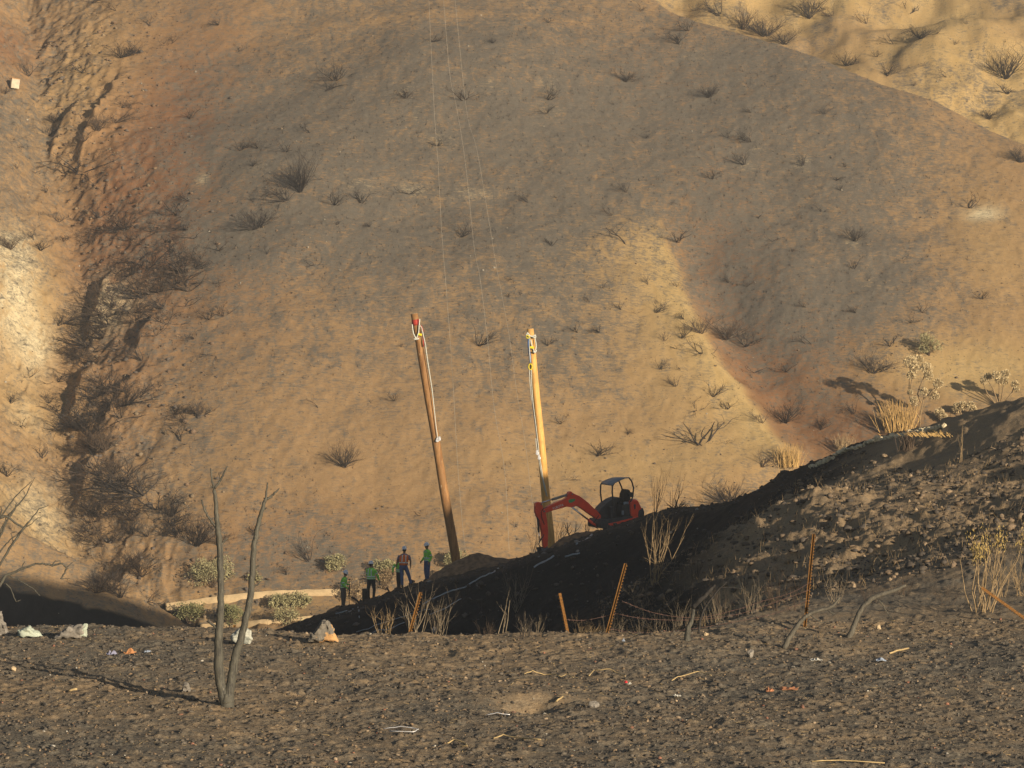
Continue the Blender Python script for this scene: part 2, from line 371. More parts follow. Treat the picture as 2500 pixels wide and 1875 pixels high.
def A_ash(x, y):
    a = .37 + 0 * x
    for p in [(1000, 250, 450, 260, .5), (1500, 250, 400, 260, .5), (850, 560, 330, 200, .5), (1300, 560, 260, 200, .45), (2000, 450, 330, 260, .62), (2050, 720, 280, 150, .6),
              (1850, 200, 200, 130, .4), (600, 330, 160, 180, .35), (1400, 850, 200, 100, .25), (1000, 850, 250, 120, .12), (30, 320, 110, 130, .5), (560, 1000, 100, 80, .1),
              (800, 1350, 220, 70, .3), (1720, 640, 90, 100, .2), (50, 650, 60, 80, .35), (0, 560, 60, 60, .3),(640,1380,260,60,.25),(560,620,110,60,.45)]:
        a = a + p[4] * blob(x, y, *p[:4])
    for p in [(1150, 52, 480, 10, .35), (2400, 620, 200, 180, .5), (2350, 880, 260, 90, .55), (1650, 820, 120, 200, .7), (1750, 1000, 110, 120, .6), (1050, 1150, 500, 170, .32), (250, 200, 130, 230, .4),
              (480, 250, 130, 200, .1), (1500, 620, 120, 60, .3), (100, 800, 160, 300, .3), (1500, 1130, 260, 90, .3), (2000, 1000, 180, 130, .15),(2480,420,120,90,.35), (850,1150,300,140,.15)]:
        a = a - p[4] * blob(x, y, *p[:4])
    a = a + 1.0 * blob(x, y, 150, 1530, 260, 40)  # ash tone laid on here to darken the shaded wedge at lower left
    sc = y - crest_y(x); a = np.where(sc > 5, .02 + .35 * (fbm(x, y, .12, 2, 61) > .22), a)
    return np.where((y < FOOT - 1) & (x > -26), 0.02, a)
def A_sand(x, y):
    d, sg, al = pline(SPUR[::-1], x, y); s = d * sg + fbm(x, y, .09, 3, 14) * 1.3 + fbm(x, y, .5, 2, 15) * .6 - .3
    a = np.where(s < 0, 1.15 * np.exp(s / 6.0), np.exp(-(s / .9) ** 2)) * sstep(.02, .2, al) * sstep(1, .78, al)
    for p in [(2380, 900, 260, 70, .9), (2430, 620, 120, 150, .3), (60, 750, 80, 140, .6), (70, 1300, 110, 90, .6), (1500, 1160, 300, 60, .3), (60, 980, 110, 90, .4), (190, 120, 110, 120, .3), (560, 1480, 300, 40, .3)]:
        a = a + p[4] * blob(x, y, *p[:4])
    sc = y - crest_y(x); a = np.where(sc > 5, .75 + fbm(x, y, .1, 2, 62), a)
    return a
def A_red(x, y):
    a = .13 + 0 * x
    for p in [(430, 300, 190, 330, .85), (320, 520, 140, 200, .6), (1780, 640, 120, 200, .75), (1950, 900, 230, 130, .75), (1650, 200, 250, 160, .3), (300, 900, 130, 250, .3), (20, 60, 90, 110, .8), (2080, 1050, 200, 90, .6), (560, 700, 200, 200, .3), (700, 1350, 300, 90, .35)]:
        a = a + p[4] * blob(x, y, *p[:4])
    return np.where(y - crest_y(x) > 4, .0, a)
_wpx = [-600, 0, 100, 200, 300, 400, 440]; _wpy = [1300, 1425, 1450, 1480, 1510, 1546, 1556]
_WP = [on_hill(a, b) for a, b in zip(_wpx[1:], _wpy[1:])]                      # edge of the left wedge's cast shadow, painted near-black below this line
def A_wedge_shade(x, y):
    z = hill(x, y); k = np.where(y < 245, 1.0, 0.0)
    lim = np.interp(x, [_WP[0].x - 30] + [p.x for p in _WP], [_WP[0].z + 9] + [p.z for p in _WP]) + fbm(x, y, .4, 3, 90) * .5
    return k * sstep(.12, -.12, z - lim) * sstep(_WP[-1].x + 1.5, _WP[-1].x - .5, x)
def A_pale(x, y):
    a = 0 * x
    for p in [(15, 745, 58, 100, 1.4), (85, 810, 40, 60, 1.0), (60, 1000, 35, 40, .5), (40, 640, 40, 50, .8), (90, 1260, 60, 90, .6), (250, 680, 60, 60, .5), (290, 730, 60, 40, .5), (881, 490, 34, 9, .9), (1005, 484, 36, 9, .9), (1155, 492, 60, 12, .8), (1080, 360, 36, 8, .8), (985, 250, 30, 8, .8), (1345, 288, 26, 6, .8), (1693, 131, 24, 6, .8), (1838, 368, 22, 7, .8), (1962, 413, 24, 10, 1.3), (2400, 530, 40, 16, 1.1), (2080, 607, 20, 7, 1.0), (1822, 410, 22, 8, .7), (2138, 705, 36, 12, .6), (1018, 308, 8, 5, 1.2), (640, 450, 60, 12, .5), (495, 448, 16, 10, 1.0), (1340, 226, 30, 9, .7), (1190, 248, 24, 7, .6)]:
        a = a + p[4] * blob(x, y, *p[:4])
    return a
Uh = np.concatenate([np.linspace(-.9, -.19, 60, False), np.linspace(-.19, .19, 760), np.linspace(.19, .9, 62)[1:]])
Yh = np.concatenate([np.linspace(150, 204, 14, False), np.linspace(204, 326, 640, False), np.linspace(326, 450, 130)])
hs = grid_mesh('hillside', Uh, Yh, hill, hill_material(), dict(ash=A_ash, sand=A_sand, red=A_red, pale=A_pale, char_shade=A_wedge_shade)); tag(hs, None, None, kind='structure')

def N_tan(x, y):
    u = x / y; a = .5 + fbm(x, y, .22, 2, 71) * .6 - .1 * sstep(44, 52, y)
    bank = sstep(.04, .07, u) * sstep(60, 66, y)
    a = a + .5 * np.exp(-((x - _pit.x) / .4) ** 2 - ((y - _pit.y) / .7) ** 2) + bank * sstep(74, 84, y) * .7  # tan soil in the pit; upper bank lightened to paint sunlight into it
    a = a + bank * (.62 + fbm(x * .5, y, .35, 2, 72) * .9)
    return a
def N_burnt_shade(x, y):
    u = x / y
    a = sstep(55, 60, y) * (1 - sstep(.05, .085, u - np.maximum(y - 84, 0) * .0042 + fbm(x, y, .3, 3, 73) * .03))  # charred slope; black carried on over the bank to paint its cast shadow
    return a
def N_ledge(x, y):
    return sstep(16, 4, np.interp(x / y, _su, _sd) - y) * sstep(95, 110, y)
Un = np.concatenate([np.linspace(-1.1, -.19, 70, False), np.linspace(-.19, .19, 800), np.linspace(.19, .8, 230)[1:], np.linspace(.8, 1.6, 20)[1:]])
Yn = np.concatenate([np.linspace(.6, 30, 40, False), np.linspace(30, 52.5, 470, False), np.linspace(52.5, 100, 330, False), np.linspace(100, 146, 140, False), np.linspace(146, 158, 6)])
def near_drop(x, y): return near(x, y) - 26 * sstep(139, 157, y) * 1.0
gr = grid_mesh('ground', Un, Yn, near_drop, near_material(), dict(tan=N_tan, burnt=N_burnt_shade, ledge=N_ledge)); tag(gr, None, None, kind='structure')

# ------------------------------------------------------------------ materials for things
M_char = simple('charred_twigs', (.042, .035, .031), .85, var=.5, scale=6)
M_charb = simple('scorched_twigs', (.085, .060, .042), .9, var=.4, scale=5)
M_grey = simple('weathered_twigs', (.22, .175, .12), .85, var=.35, scale=14, bump=.4)
M_tanw = simple('dry_tan_twigs', (.31, .22, .12), .85, var=.3, scale=14)
M_leafp = simple('pale_olive_leaves', (.40, .36, .19), .8, var=.3, scale=3)
M_leafg = simple('dusty_green_leaves', (.26, .25, .115), .8, var=.3, scale=3)
M_leafy = simple('yellow_dry_leaves', (.40, .29, .10), .8, var=.25, scale=4)
M_plume = simple('dry_seed_heads', (.72, .57, .33), .85, var=.2, scale=5)
M_blade = simple('dry_grass', (.50, .32, .12), .85, var=.3, scale=2)
def P(p, s=1.0): return Vector(p) * s
def jit(r, a): return Vector((r.uniform(-a, a), r.uniform(-a, a), r.uniform(-a, a)))
def branch(mb, r, p, d, L, rad, depth, kink=.35, n=4, up=.12, kids=(2, 3), seg=4, tips=None):
    pts = [p.copy()]; rads = [rad]; d = d.normalized(); q = p.copy()
    for i in range(seg):
        d = (d + jit(r, kink) + Vector((0, 0, up))).normalized(); q = q + d * L / seg
        pts.append(q.copy()); rads.append(rad * (1 - .62 * (i + 1) / seg))
    mb.tube(pts, rads, n, cap=False)
    if tips is not None: tips.append(q.copy())
    if depth > 0:
        for k in range(r.randint(*kids)):
            t = r.uniform(.25, .95) * seg; i = min(int(t), seg - 1); pp = pts[i].lerp(pts[i + 1], t - i)
            dd = (pts[i + 1] - pts[i]).normalized() + jit(r, .85)
            branch(mb, r, pp, dd, L * r.uniform(.4, .68), rads[i] * .62, depth - 1, kink, n, up, kids, seg, tips)
def shrub_mb(seed, stems, spread, L=.9, rad=.02, depth=2, kink=.3, kids=(2, 3), lean=(0, 0), n=3, up=.1, foot=.08, tips=None, bias=None):
    r = random.Random(seed); mb = MB()
    for i in range(stems):
        a = r.uniform(0, 2 * math.pi) if bias is None else r.gauss(bias, .8); s = spread * math.sqrt(r.random())
        d = Vector((math.cos(a) * s + lean[0], math.sin(a) * s + lean[1], 1.0))
        p = Vector((r.uniform(-foot, foot), r.uniform(-foot, foot), -.06))
        branch(mb, r, p, d, L * r.uniform(.65, 1.1), rad * r.uniform(.7, 1.15), depth, kink, n, up, kids, 4, tips)
    return mb
# six kinds of burnt shrub, about two metres across
PROTO = {
 'dense': [shrub_mb(1, 30, 1.3, 1.1, .015, 2, .26, (2, 4)), shrub_mb(2, 26, 1.6, 1.1, .016, 2, .3, (2, 4), (-.3, .1)), shrub_mb(3, 34, 1.1, 1.15, .014, 2, .24, (2, 4)), shrub_mb(13, 24, 1.4, 1.1, .016, 2, .33, (2, 4), (.4, 0))],
 'mid': [shrub_mb(4, 11, 1.5, 1.1, .021, 2, .38, (2, 3)), shrub_mb(5, 8, 1.8, 1.15, .023, 2, .42, (2, 3), (-.7, 0)), shrub_mb(6, 12, 1.3, 1.05, .02, 2, .4, (2, 3), (.5, 0)), shrub_mb(14, 7, 2.2, 1.1, .022, 2, .5, (2, 3), (-.2, .2), up=0), shrub_mb(15, 9, 1.7, 1.1, .021, 2, .45, (2, 3), (-1., .2), up=.04)],
 'sparse': [shrub_mb(7, 5, 1.5, 1.2, .03, 2, .45, (1, 3)), shrub_mb(8, 4, 1.7, 1.2, .033, 2, .55, (2, 2), (-.6, 0)), shrub_mb(16, 3, 2.2, 1.3, .032, 2, .6, (2, 3), (-.8, .1), up=.0), shrub_mb(17, 4, 2., 1.2, .03, 2, .5, (1, 3), (.9, 0), up=.02), shrub_mb(9, 6, 1.3, 1.15, .034, 1, .5, (2, 3), (.3, 0))],
 'tangle': [shrub_mb(40, 9, 2.6, 1.35, .019, 2, .42, (2, 3), (-1.0, .2), up=0), shrub_mb(41, 8, 2.8, 1.4, .019, 2, .45, (2, 3), (.2, .2), up=.02), shrub_mb(42, 10, 2.2, 1.25, .018, 2, .4, (2, 3), (-1.4, .3), up=.03), shrub_mb(43, 7, 2.4, 1.3, .021, 2, .5, (2, 3), (.8, 0), up=.02)],
 'sprawl': [shrub_mb(10, 18, 2.6, 1.3, .024, 2, .4, (2, 3), (-1.2, .3), up=-.05), shrub_mb(11, 20, 2.2, 1.3, .024, 2, .38, (2, 3), (.8, .2), up=-.03), shrub_mb(12, 22, 3.0, 1.2, .022, 2, .42, (2, 3), up=-.04)],
}
PROTO = {k: [m.mesh('burnt_shrub_' + k) for m in v] for k, v in PROTO.items()}
for k in PROTO:
    for me in PROTO[k]: me.materials.append(M_char)
PROTO2 = {k: [me.copy() for me in v] for k, v in PROTO.items()}
for k in PROTO2:
    for me in PROTO2[k]: me.materials.clear(); me.materials.append(M_charb)
def shrub(px, py, w, kind='mid', label=None, group=None, brown=False, fn=on_hill, tall=1.0):
    p = fn(px, py); s = w * p.y / F / 1.22
    me = rnd.choice((PROTO2 if brown else PROTO)[kind])
    o = link('burnt_shrub', me); o.location = p; o.rotation_euler = (rnd.uniform(-.25, .15), rnd.uniform(-.25, .2), rnd.uniform(-.9, .9) + (math.pi if rnd.random() < .4 and kind != 'sprawl' else 0))
    o.scale = (s * rnd.uniform(.8, 1.25), s * rnd.uniform(.8, 1.2), s * tall * rnd.uniform(.5, 1.05))
    return tag(o, label, 'shrub', group)
SP = [  # px, py of the foot, width in photo pixels, kind
 (732,468,92,'dense','thick fan of black burnt twigs, largest bush on the grey slope above left pole'),
 (626,557,98,'dense','low wide black burnt bush at the edge of a grey ash patch left of centre'),
 (841,1141,84,'dense','neat round fan of charred twigs on bare tan soil left of the brown pole'),
 (1170,844,66,'mid','wide charred shrub lying between the tops of the two poles'),
 (1337,844,38,'mid','small charred shrub just right of the top of the yellow pole'),
 (1410,812,46,'mid','dark charred shrub right of the yellow pole, left one of a pair'),
 (1463,812,34,'mid','smaller charred shrub right of the yellow pole, right one of a pair'),
 (1536,602,96,'sparse','wide spidery charred shrub where the sandy spur begins'),
 (1982,840,76,'sparse','bare black shrub with antler-like curved limbs right of the ravine'),
 (1710,1085,112,'sparse','tall open charred bush low on the sandy spur above the digger'),
 (1783,1232,112,'dense','big dense black bush on the skyline behind the dark bank'),
 (1917,1032,92,'dense','dense charred bush low in the red ravine behind the bank'),
 (2247,94,62,'dense','compact black bush on the tan slope beyond the ridge, below a spidery one'),
 (2222,33,74,'sparse','spidery black bush at the top edge on the tan slope beyond the ridge'),
 (2454,191,84,'dense','big dark bush near the right edge on the tan slope beyond the ridge'),
 (2068,161,66,'dense','dark bush standing right behind the ridge line at upper right'),
 (2414,290,56,'dense','brownish bush rising behind the ridge line near the right edge'),
 (2365,508,60,'sparse','fallen black branches beside a pale ash patch at right'),
 (1459,1112,62,'mid','charred bush on tan soil above the arm of the digger'),
 (753,1371,66,'mid','charred bush on the valley floor above the leftmost worker'),
 (480,1332,84,'dense','dark fan-shaped burnt bush left of the forked dead tree'),
 (358,1470,60,'sparse','pale bare shrub at the left end of the low wall', 1),
]
G_ = {'c': ('small charred shrub scattered on the ash-grey upper hillside', 'charred shrubs scattered on the ash-grey hillside'),
      's': ('small charred shrub on the sandy spur at right of centre', 'charred shrubs on the sandy spur'),
      'r': ('small charred shrub on the burnt slope right of the ravine', 'charred shrubs on the slope right of the ravine'),
      'f': ('charred bush on the tan slope beyond the ridge at upper right', 'burnt bushes on the slope beyond the ridge'),
      'l': ('charred shrub on the bright slope at the left edge', 'charred shrubs on the left slope'),
      'g': ('tangled burnt bush in the rocky gully at left', 'burnt brush in the left gully'),
      'b': ('charred shrub on the tan lower hillside', 'charred shrubs on the tan lower hillside')}
SG = [
 (586,368,60,'mid','c'),(630,362,36,'mid','c'),(698,372,36,'sparse','c'),(616,407,30,'mid','c'),(797,222,76,'mid','c'),(818,197,60,'mid','c'),(460,492,60,'mid','c'),(736,313,28,'sparse','c'),
 (757,325,32,'sparse','c'),(651,622,30,'sparse','c'),(769,647,38,'mid','c'),(696,490,62,'sprawl','c'),(818,502,54,'mid','c'),(822,549,22,'sparse','c'),(407,110,50,'mid','c'),(533,61,32,'mid','c'),(582,126,28,'sparse','c'),(464,290,60,'sparse','c'),
 (1056,102,42,'mid','c'),(1203,106,18,'dense','c'),(1337,55,28,'mid','c'),(1565,28,36,'sparse','c'),(1679,75,50,'mid','c'),(1658,108,60,'mid','c'),(1528,200,46,'dense','c'),(1500,256,26,'sparse','c'),(1134,246,54,'sparse','c'),
 (1337,244,46,'mid','c'),(1333,278,46,'sprawl','c'),(1068,356,44,'sprawl','c'),(991,241,36,'sprawl','c'),(1577,338,20,'mid','c'),(999,473,46,'sparse','c'),(881,497,52,'sparse','c'),(1357,482,32,'sparse','c'),(1288,494,36,'mid','c'),
 (1528,470,46,'mid','c'),(1492,527,46,'mid','c'),(1658,500,32,'sparse','c'),(1125,580,50,'mid','c'),(902,554,28,'mid','c'),(1345,600,34,'sparse','c'),(1288,616,16,'sparse','c'),(1134,656,34,'sparse','c'),(841,266,22,'sparse','c'),(865,246,32,'sparse','c'),
 (1654,592,66,'sparse','r'),(1695,553,30,'sparse','r'),(1730,238,46,'dense','r'),(1832,275,30,'mid','r'),(1909,267,30,'mid','r'),(2011,279,40,'mid','r'),(1873,213,24,'sparse','r'),(1775,335,32,'mid','r'),(1832,347,56,'mid','r'),
 (1816,402,42,'mid','r'),(1958,405,36,'sparse','r'),(2064,408,22,'sparse','r'),(2041,440,32,'sparse','r'),(2051,465,22,'sparse','r'),(2109,357,22,'sparse','r'),(1738,438,32,'mid','r'),(2088,588,52,'dense','r'),(2007,518,30,'sparse','r'),
 (2064,518,14,'mid','r'),(1852,534,22,'sparse','r'),(1934,615,16,'mid','r'),(1885,589,30,'sparse','r'),(2202,636,36,'mid','r'),(2084,656,36,'sparse','r'),(2491,397,48,'dense','r'),(1771,830,100,'dense','r'),(1669,780,32,'mid','r'),
 (1710,814,84,'dense','r'),(1820,846,66,'mid','r'),(1718,862,60,'mid','r'),(2088,764,36,'mid','r'),(2222,788,38,'mid','r'),(2174,846,50,'sparse','r'),(2251,764,40,'sparse','r'),(2397,731,42,'mid','r'),(1779,691,30,'mid','r'),(1824,699,24,'mid','r'),
 (1962,751,28,'mid','r'),(2401,662,26,'sparse','r'),(1860,1033,60,'mid','r'),(1840,910,42,'sparse','r'),(1921,910,56,'sparse','r'),(2133,910,84,'dense','r'),(2084,1012,38,'mid','r'),(2003,1049,48,'mid','r'),(1860,1140,60,'mid','r'),
 (1665,826,42,'mid','s'),(1653,853,28,'sparse','s'),(1612,902,36,'mid','s'),(1661,906,24,'sparse','s'),(1649,944,42,'mid','s'),(1698,1000,70,'mid','s'),(1742,968,60,'mid','s'),(1775,1000,50,'mid','s'),(1771,1082,40,'mid','s'),
 (1601,764,46,'mid','s'),(1516,756,36,'mid','s'),(1553,765,24,'sparse','s'),(1581,695,36,'mid','s'),(1471,703,42,'mid','s'),(1439,739,30,'mid','s'),(1650,700,26,'sparse','s'),(1608,743,22,'sparse','s'),(1622,832,30,'mid','s'),
 (1815,72,70,'dense','f'),(1870,88,80,'dense','f'),(1915,108,70,'dense','f'),(1755,37,60,'mid','f'),(1702,25,40,'mid','f'),(1975,45,80,'dense','f'),(2030,40,60,'mid','f'),(2182,107,46,'sparse','f'),(2113,58,40,'mid','f'),(2165,185,60,'mid','f'),
 (2259,160,22,'sparse','f'),(2312,188,38,'mid','f'),(2462,230,54,'sparse','f'),(1990,20,50,'mid','f'),(2360,60,20,'sparse','f'),(2140,140,22,'mid','f'),(2330,110,16,'mid','f'),(2230,210,18,'mid','f'),(2400,250,18,'sparse','f'),
 (963,979,30,'mid','b'),(946,1069,22,'sparse','b'),(1239,878,32,'mid','b'),(1398,1171,36,'mid','b'),(1532,1062,26,'mid','b'),(1370,1036,30,'mid','b'),(1028,1260,28,'mid','b'),(1243,682,22,'mid','b'),(979,849,14,'mid','b'),(1243,727,18,'sparse','b'),
 (780,995,60,'sparse','b'),(700,1403,32,'mid','b'),(620,1310,40,'sparse','b'),(1255,1290,24,'sparse','b'),(338,1392,34,'mid','b'),(560,1250,30,'sparse','b'),(1100,1420,40,'mid','b'),
 (24,984,38,'mid','l'),(118,984,38,'mid','l'),(49,1041,50,'mid','l'),(102,1119,52,'mid','l'),(16,1163,64,'dense','l'),(69,919,52,'mid','l'),(114,936,42,'sparse','l'),(142,797,46,'mid','l'),(24,608,56,'dense','l'),(81,584,40,'mid','l'),
 (41,412,26,'sparse','l'),(49,363,22,'sparse','l'),(85,424,24,'sparse','l'),(110,473,26,'sparse','l'),(94,526,26,'sparse','l'),(98,612,42,'mid','l'),(69,185,60,'mid','l'),(90,250,36,'sparse','l'),(12,230,24,'dense','l'),
 (203,178,64,'mid','g'),(285,26,54,'mid','g'),(228,6,60,'mid','g'),(366,63,60,'mid','g'),(300,140,80,'dense','g'),(340,130,60,'mid','g'),(134,300,44,'dense','g'),(120,330,44,'mid','g'),(190,422,110,'sprawl','g'),(215,440,70,'mid','g'),
 (280,300,70,'sprawl','g'),(320,265,60,'mid','g'),(240,320,60,'dense','g'),(205,350,50,'mid','g'),(484,637,92,'mid','g'),(155,590,46,'mid','g'),(228,596,60,'mid','g'),(142,543,50,'mid','g'),(537,612,54,'sparse','g')]
gr_ = random.Random(5)
for cx, cy, n, sx, sy, w0, w1, kinds in [(300,560,8,80,40,40,70,('mid','tangle')),(430,590,12,75,45,50,80,('tangle','mid')),(380,670,18,95,55,60,100,('tangle','tangle','sprawl')),(270,800,17,80,55,60,105,('tangle','tangle','sprawl')),(420,800,10,80,65,45,80,('tangle','mid')),
                                  (210,890,9,45,60,45,80,('tangle','mid')),(300,1000,13,85,55,60,100,('tangle','tangle','sprawl')),(430,1020,9,60,65,45,75,('mid','tangle')),(230,1060,11,60,45,65,110,('dense','tangle','sprawl')),(280,1210,19,90,60,70,115,('dense','tangle','tangle','sprawl')),
                                  (390,1290,12,80,50,60,95,('dense','tangle','mid')),(230,1300,8,45,50,50,85,('tangle','sprawl')),(300,1430,6,60,40,60,90,('dense','mid'))]:
    for i in range(n):
        SG.append((gr_.gauss(cx, sx * .62), gr_.gauss(cy, sy * .62), gr_.uniform(w0, w1), gr_.choice(kinds), 'g'))
for t in SP: shrub(t[0], t[1], t[2], t[3], t[4], None, brown=len(t) > 5)
for px, py, w, k, g in SG:
    sz = 'tiny' if w < 28 else 'small' if w < 42 else 'middling' if w < 62 else 'wide'
    kd = dict(dense='dense', mid='open', sparse='sparse', tangle='tangled', sprawl='sprawling')[k]
    if g == 'g': where = 'at the head of the rocky left gully' if py < 380 else 'on the reddish rocks of the upper left gully' if py < 560 else 'in the upper tangle of the left gully' if py < 740 else 'beside the dark slits in the middle of the left gully' if py < 940 else 'in the lower middle of the left gully' if py < 1130 else 'in the lowest brush heap of the left gully' if py < 1380 else 'at the foot of the left gully by the shaded wedge'
    elif g == 'c': where = ('high on the grey hillside' if py < 230 else 'on the grey hillside above the poles') + (', left of the wires' if px < 1020 else ', between wires and spur' if px < 1300 else ', above the sandy spur')
    elif g == 'r': where = 'on the grey slope below the right ridge line' if py < 420 else 'on the grey slope right of the spur head' if py < 720 else 'at the ravine edge beside the spur' if px < 1850 else 'in the reddish ground above the bank' if py > 880 else 'on the grey slope above the plumed plant'
    elif g == 's': where = 'on the upper part of the sandy spur' if py < 800 else 'on the lower part of the sandy spur'
    elif g == 'f': where = 'on the tan slope just beyond the ridge line' if px < 2000 else 'on the tan slope at the upper right corner'
    elif g == 'l': where = 'high on the left slope' if py < 560 else 'on the pale cliff at the left edge' if py < 1000 else 'on the lower left slope'
    else: where = 'on the tan lower hillside ' + ('left of the poles' if px < 1000 else 'between the poles' if px < 1300 else 'right of the poles')
    shrub(px, py, w, k, sz + ' ' + kd + ' charred shrub ' + where, G_[g][1], brown=(rnd.random() < (.4 if g in 'gf' else .15)), tall=(.8 if g == 'g' else 1.0))
print('shrubs', len(SP) + len(SG))

# ------------------------------------------------------------------ leafy shrubs that survived
def leafy(name, px, py, w, h, mat, label, group=None, fn=on_hill, seed=1, dens=1.0, stem=M_charb, leaf=.13, cat='shrub'):
    r = random.Random(seed); p = fn(px, py); k = p.y / F; W_, H_ = w * k / 2, h * k
    t = thing(name, p, label, cat, group)
    s = shrub_mb(seed + 50, 10, W_ / H_ * 1.2, H_ * .8, .03, 2, .3); s.build('stem', stem, t)
    mb = MB()
    lumps = [(Vector((r.uniform(-.8, .8) * W_, r.uniform(-.7, .7) * W_, H_ * r.uniform(.25, .85))), r.uniform(.22, .42) * min(W_, H_)) for _ in range(int(26 * dens))]
    lumps = [(c, q) for c, q in lumps if (c.x / W_) ** 2 + (c.y / W_) ** 2 + ((c.z / H_) - .3) ** 2 * 2 < 1.0]
    for c, q in lumps:
        for i in range(int(85 * dens)):
            d = Vector((r.gauss(0, 1), r.gauss(0, 1), r.gauss(.15, 1))).normalized() * q * r.uniform(.6, 1.1); a = c + d
            u = (d.normalized() + jit(r, .7)).normalized(); v = u.cross(jit(r, 1)).normalized(); L = leaf * r.uniform(.6, 1.3); B = L * .28
            mb.add([a, a + u * L * .5 + v * B, a + u * L, a + u * L * .5 - v * B], [(0, 1, 2, 3)])
    mb.build('foliage', mat, t); return t
leafy('leafy_shrub', 517, 1436, 112, 72, M_leafp, 'largest leafy shrub, pale olive and rounded, behind the forked tree above the wall', seed=1, dens=1.3)
leafy('leafy_shrub', 462, 1524, 76, 52, M_leafg, 'dusty green leafy shrub below the wall, left of the forked tree', seed=2)
leafy('leafy_shrub', 562, 1530, 56, 58, M_leafg, 'brownish green leafy shrub between the two trunks of the forked tree', seed=3)
leafy('leafy_shrub', 683, 1484, 54, 34, M_leafp, 'bright pale yellow shrub on the low wall, right of the forked tree', seed=4)
leafy('leafy_shrub', 734, 1482, 52, 34, M_leafp, 'pale yellow shrub on the low wall, left of the nearest worker', seed=5)
leafy('leafy_shrub', 704, 1524, 66, 40, M_leafp, 'loose pale shrub between the two low walls, half in shade', seed=6, dens=.8)
leafy('leafy_shrub', 822, 1394, 54, 38, M_leafp, 'small pale leafy shrub above the leftmost worker', seed=7)
leafy('leafy_shrub', 622, 1425, 30, 30, M_leafp, 'smallest pale leafy shrub, behind the right trunk of the forked tree', seed=8, dens=.6)
leafy('leafy_shrub', 942, 1400, 62, 34, M_leafp, 'pale leafy shrub between the second worker and the orange vest', seed=9)
leafy('leafy_shrub', 945, 1440, 66, 62, M_tanw, 'beige dry bush behind the worker in the orange vest', seed=10, dens=.8)
leafy('leafy_shrub', 868, 1470, 60, 58, M_tanw, 'beige dry bush behind the tool of the leftmost worker', seed=11, dens=.8)
leafy('leafy_shrub', 1120, 1395, 62, 62, M_leafp, 'pale leafy shrub behind the foot of the brown pole', seed=12)
leafy('leafy_shrub', 1090, 1425, 50, 40, M_leafp, 'pale leafy shrub right of the rightmost worker', seed=13, dens=.7)
leafy('leafy_shrub', 2268, 868, 62, 56, M_leafp, 'lone grey-green round shrub on the sandy slope at right', seed=14)

# ------------------------------------------------------------------ the low walls of the valley road
M_wall = simple('rendered_wall', (.60, .44, .25), .9, var=.14, scale=2.0, bump=.3)
def low_wall(pts, h, label, dz=0.0):
    W = [on_hill(px, py) for px, py in pts]; mb = MB(); fine = []
    for a, b in zip(W[:-1], W[1:]):
        n = 8
        for i in range(n): fine.append(a.lerp(b, i / n))
    fine.append(W[-1]); rg = []
    for p in fine:
        z0 = float(hill(p.x, p.y)) - .5; jt = rnd.uniform(-.03, .03)
        rg.append([Vector((p.x, p.y - .14, z0)), Vector((p.x, p.y - .14 + jt * .3, p.z + h + jt)), Vector((p.x, p.y + .16, p.z + h + jt)), Vector((p.x, p.y + .16, z0))])
    mb.loft(rg); o = mb.build('low_wall', M_wall); tag(o, label, 'wall'); return o
low_wall([(405, 1487), (440, 1483), (540, 1470), (640, 1459), (750, 1452), (880, 1452)], .42, 'long pale low wall running above the valley road behind the forked tree')
low_wall([(490, 1534), (540, 1529), (640, 1522), (760, 1512), (900, 1506)], .26, 'fainter low wall on the near side of the valley road')

# ------------------------------------------------------------------ plumed plants on the right
def plumed(pts_stems, clumps, base, label, seed, grp=None, mat=M_plume, name='plumed_plant', den=1.0):
    r = random.Random(seed); p = on_hill(*base); D = p.y
    t = thing(name, p, label, 'plant', grp); mb = MB()
    W = lambda x, y, o=0: ray(x, y, D + o) - p
    for st in pts_stems:
        mb.tube([W(x, y, .1 * i) for i, (x, y) in enumerate(st)], [.075 - .045 * i / (len(st) - 1) for i in range(len(st))], 6)
    mb.build('stem', M_tanw, t)
    for cx, cy, rr in clumps:
        c = W(cx, cy, r.uniform(-.5, .5)); R_ = rr * D / F; m = MB()
        for i in range(int((26 + 7 * rr) * den * 4)):
            d = Vector((r.gauss(0, 1), r.gauss(0, .9), r.gauss(.1, .8))).normalized() * R_ * r.random() ** .45; a = c + d
            u = (d.normalized() + Vector((0, 0, .4)) + jit(r, .6)).normalized(); v = u.cross(jit(r, 1)).normalized(); L = .15 * r.uniform(.6, 1.3)
            m.add([a - u * L * .5, a + v * .045, a + u * L * .5, a - v * .045], [(0, 1, 2, 3)])
        m.build('seed_head', mat, t)
    return t
plumed([[(2245, 1042), (2248, 1008), (2255, 974), (2257, 956)], [(2255, 974), (2266, 966), (2275, 961)], [(2246, 1020), (2230, 1000), (2219, 962), (2220, 920)], [(2222, 960), (2226, 930), (2228, 900), (2230, 884)],
        [(2243, 952), (2252, 930), (2262, 905)], [(2250, 985), (2240, 962), (2243, 952)], [(2262, 905), (2268, 916)], [(2266, 966), (2280, 950), (2290, 938)]],
       [(2222, 884, 17), (2242, 878, 13), (2232, 898, 12), (2262, 900, 16), (2268, 918, 11), (2225, 916, 12), (2290, 936, 13), (2256, 956, 11), (2275, 962, 14), (2285, 968, 9), (2231, 979, 12), (2222, 958, 7)],
       (2245, 1046), 'tallest pale plumed plant on the skyline at right, with many round seed heads', 21)
plumed([[(2297, 1034), (2297, 1012)]], [(2294, 1008, 13), (2303, 1018, 11)], (2297, 1036), 'single low round seed head right of the tall plumed plant', 22)
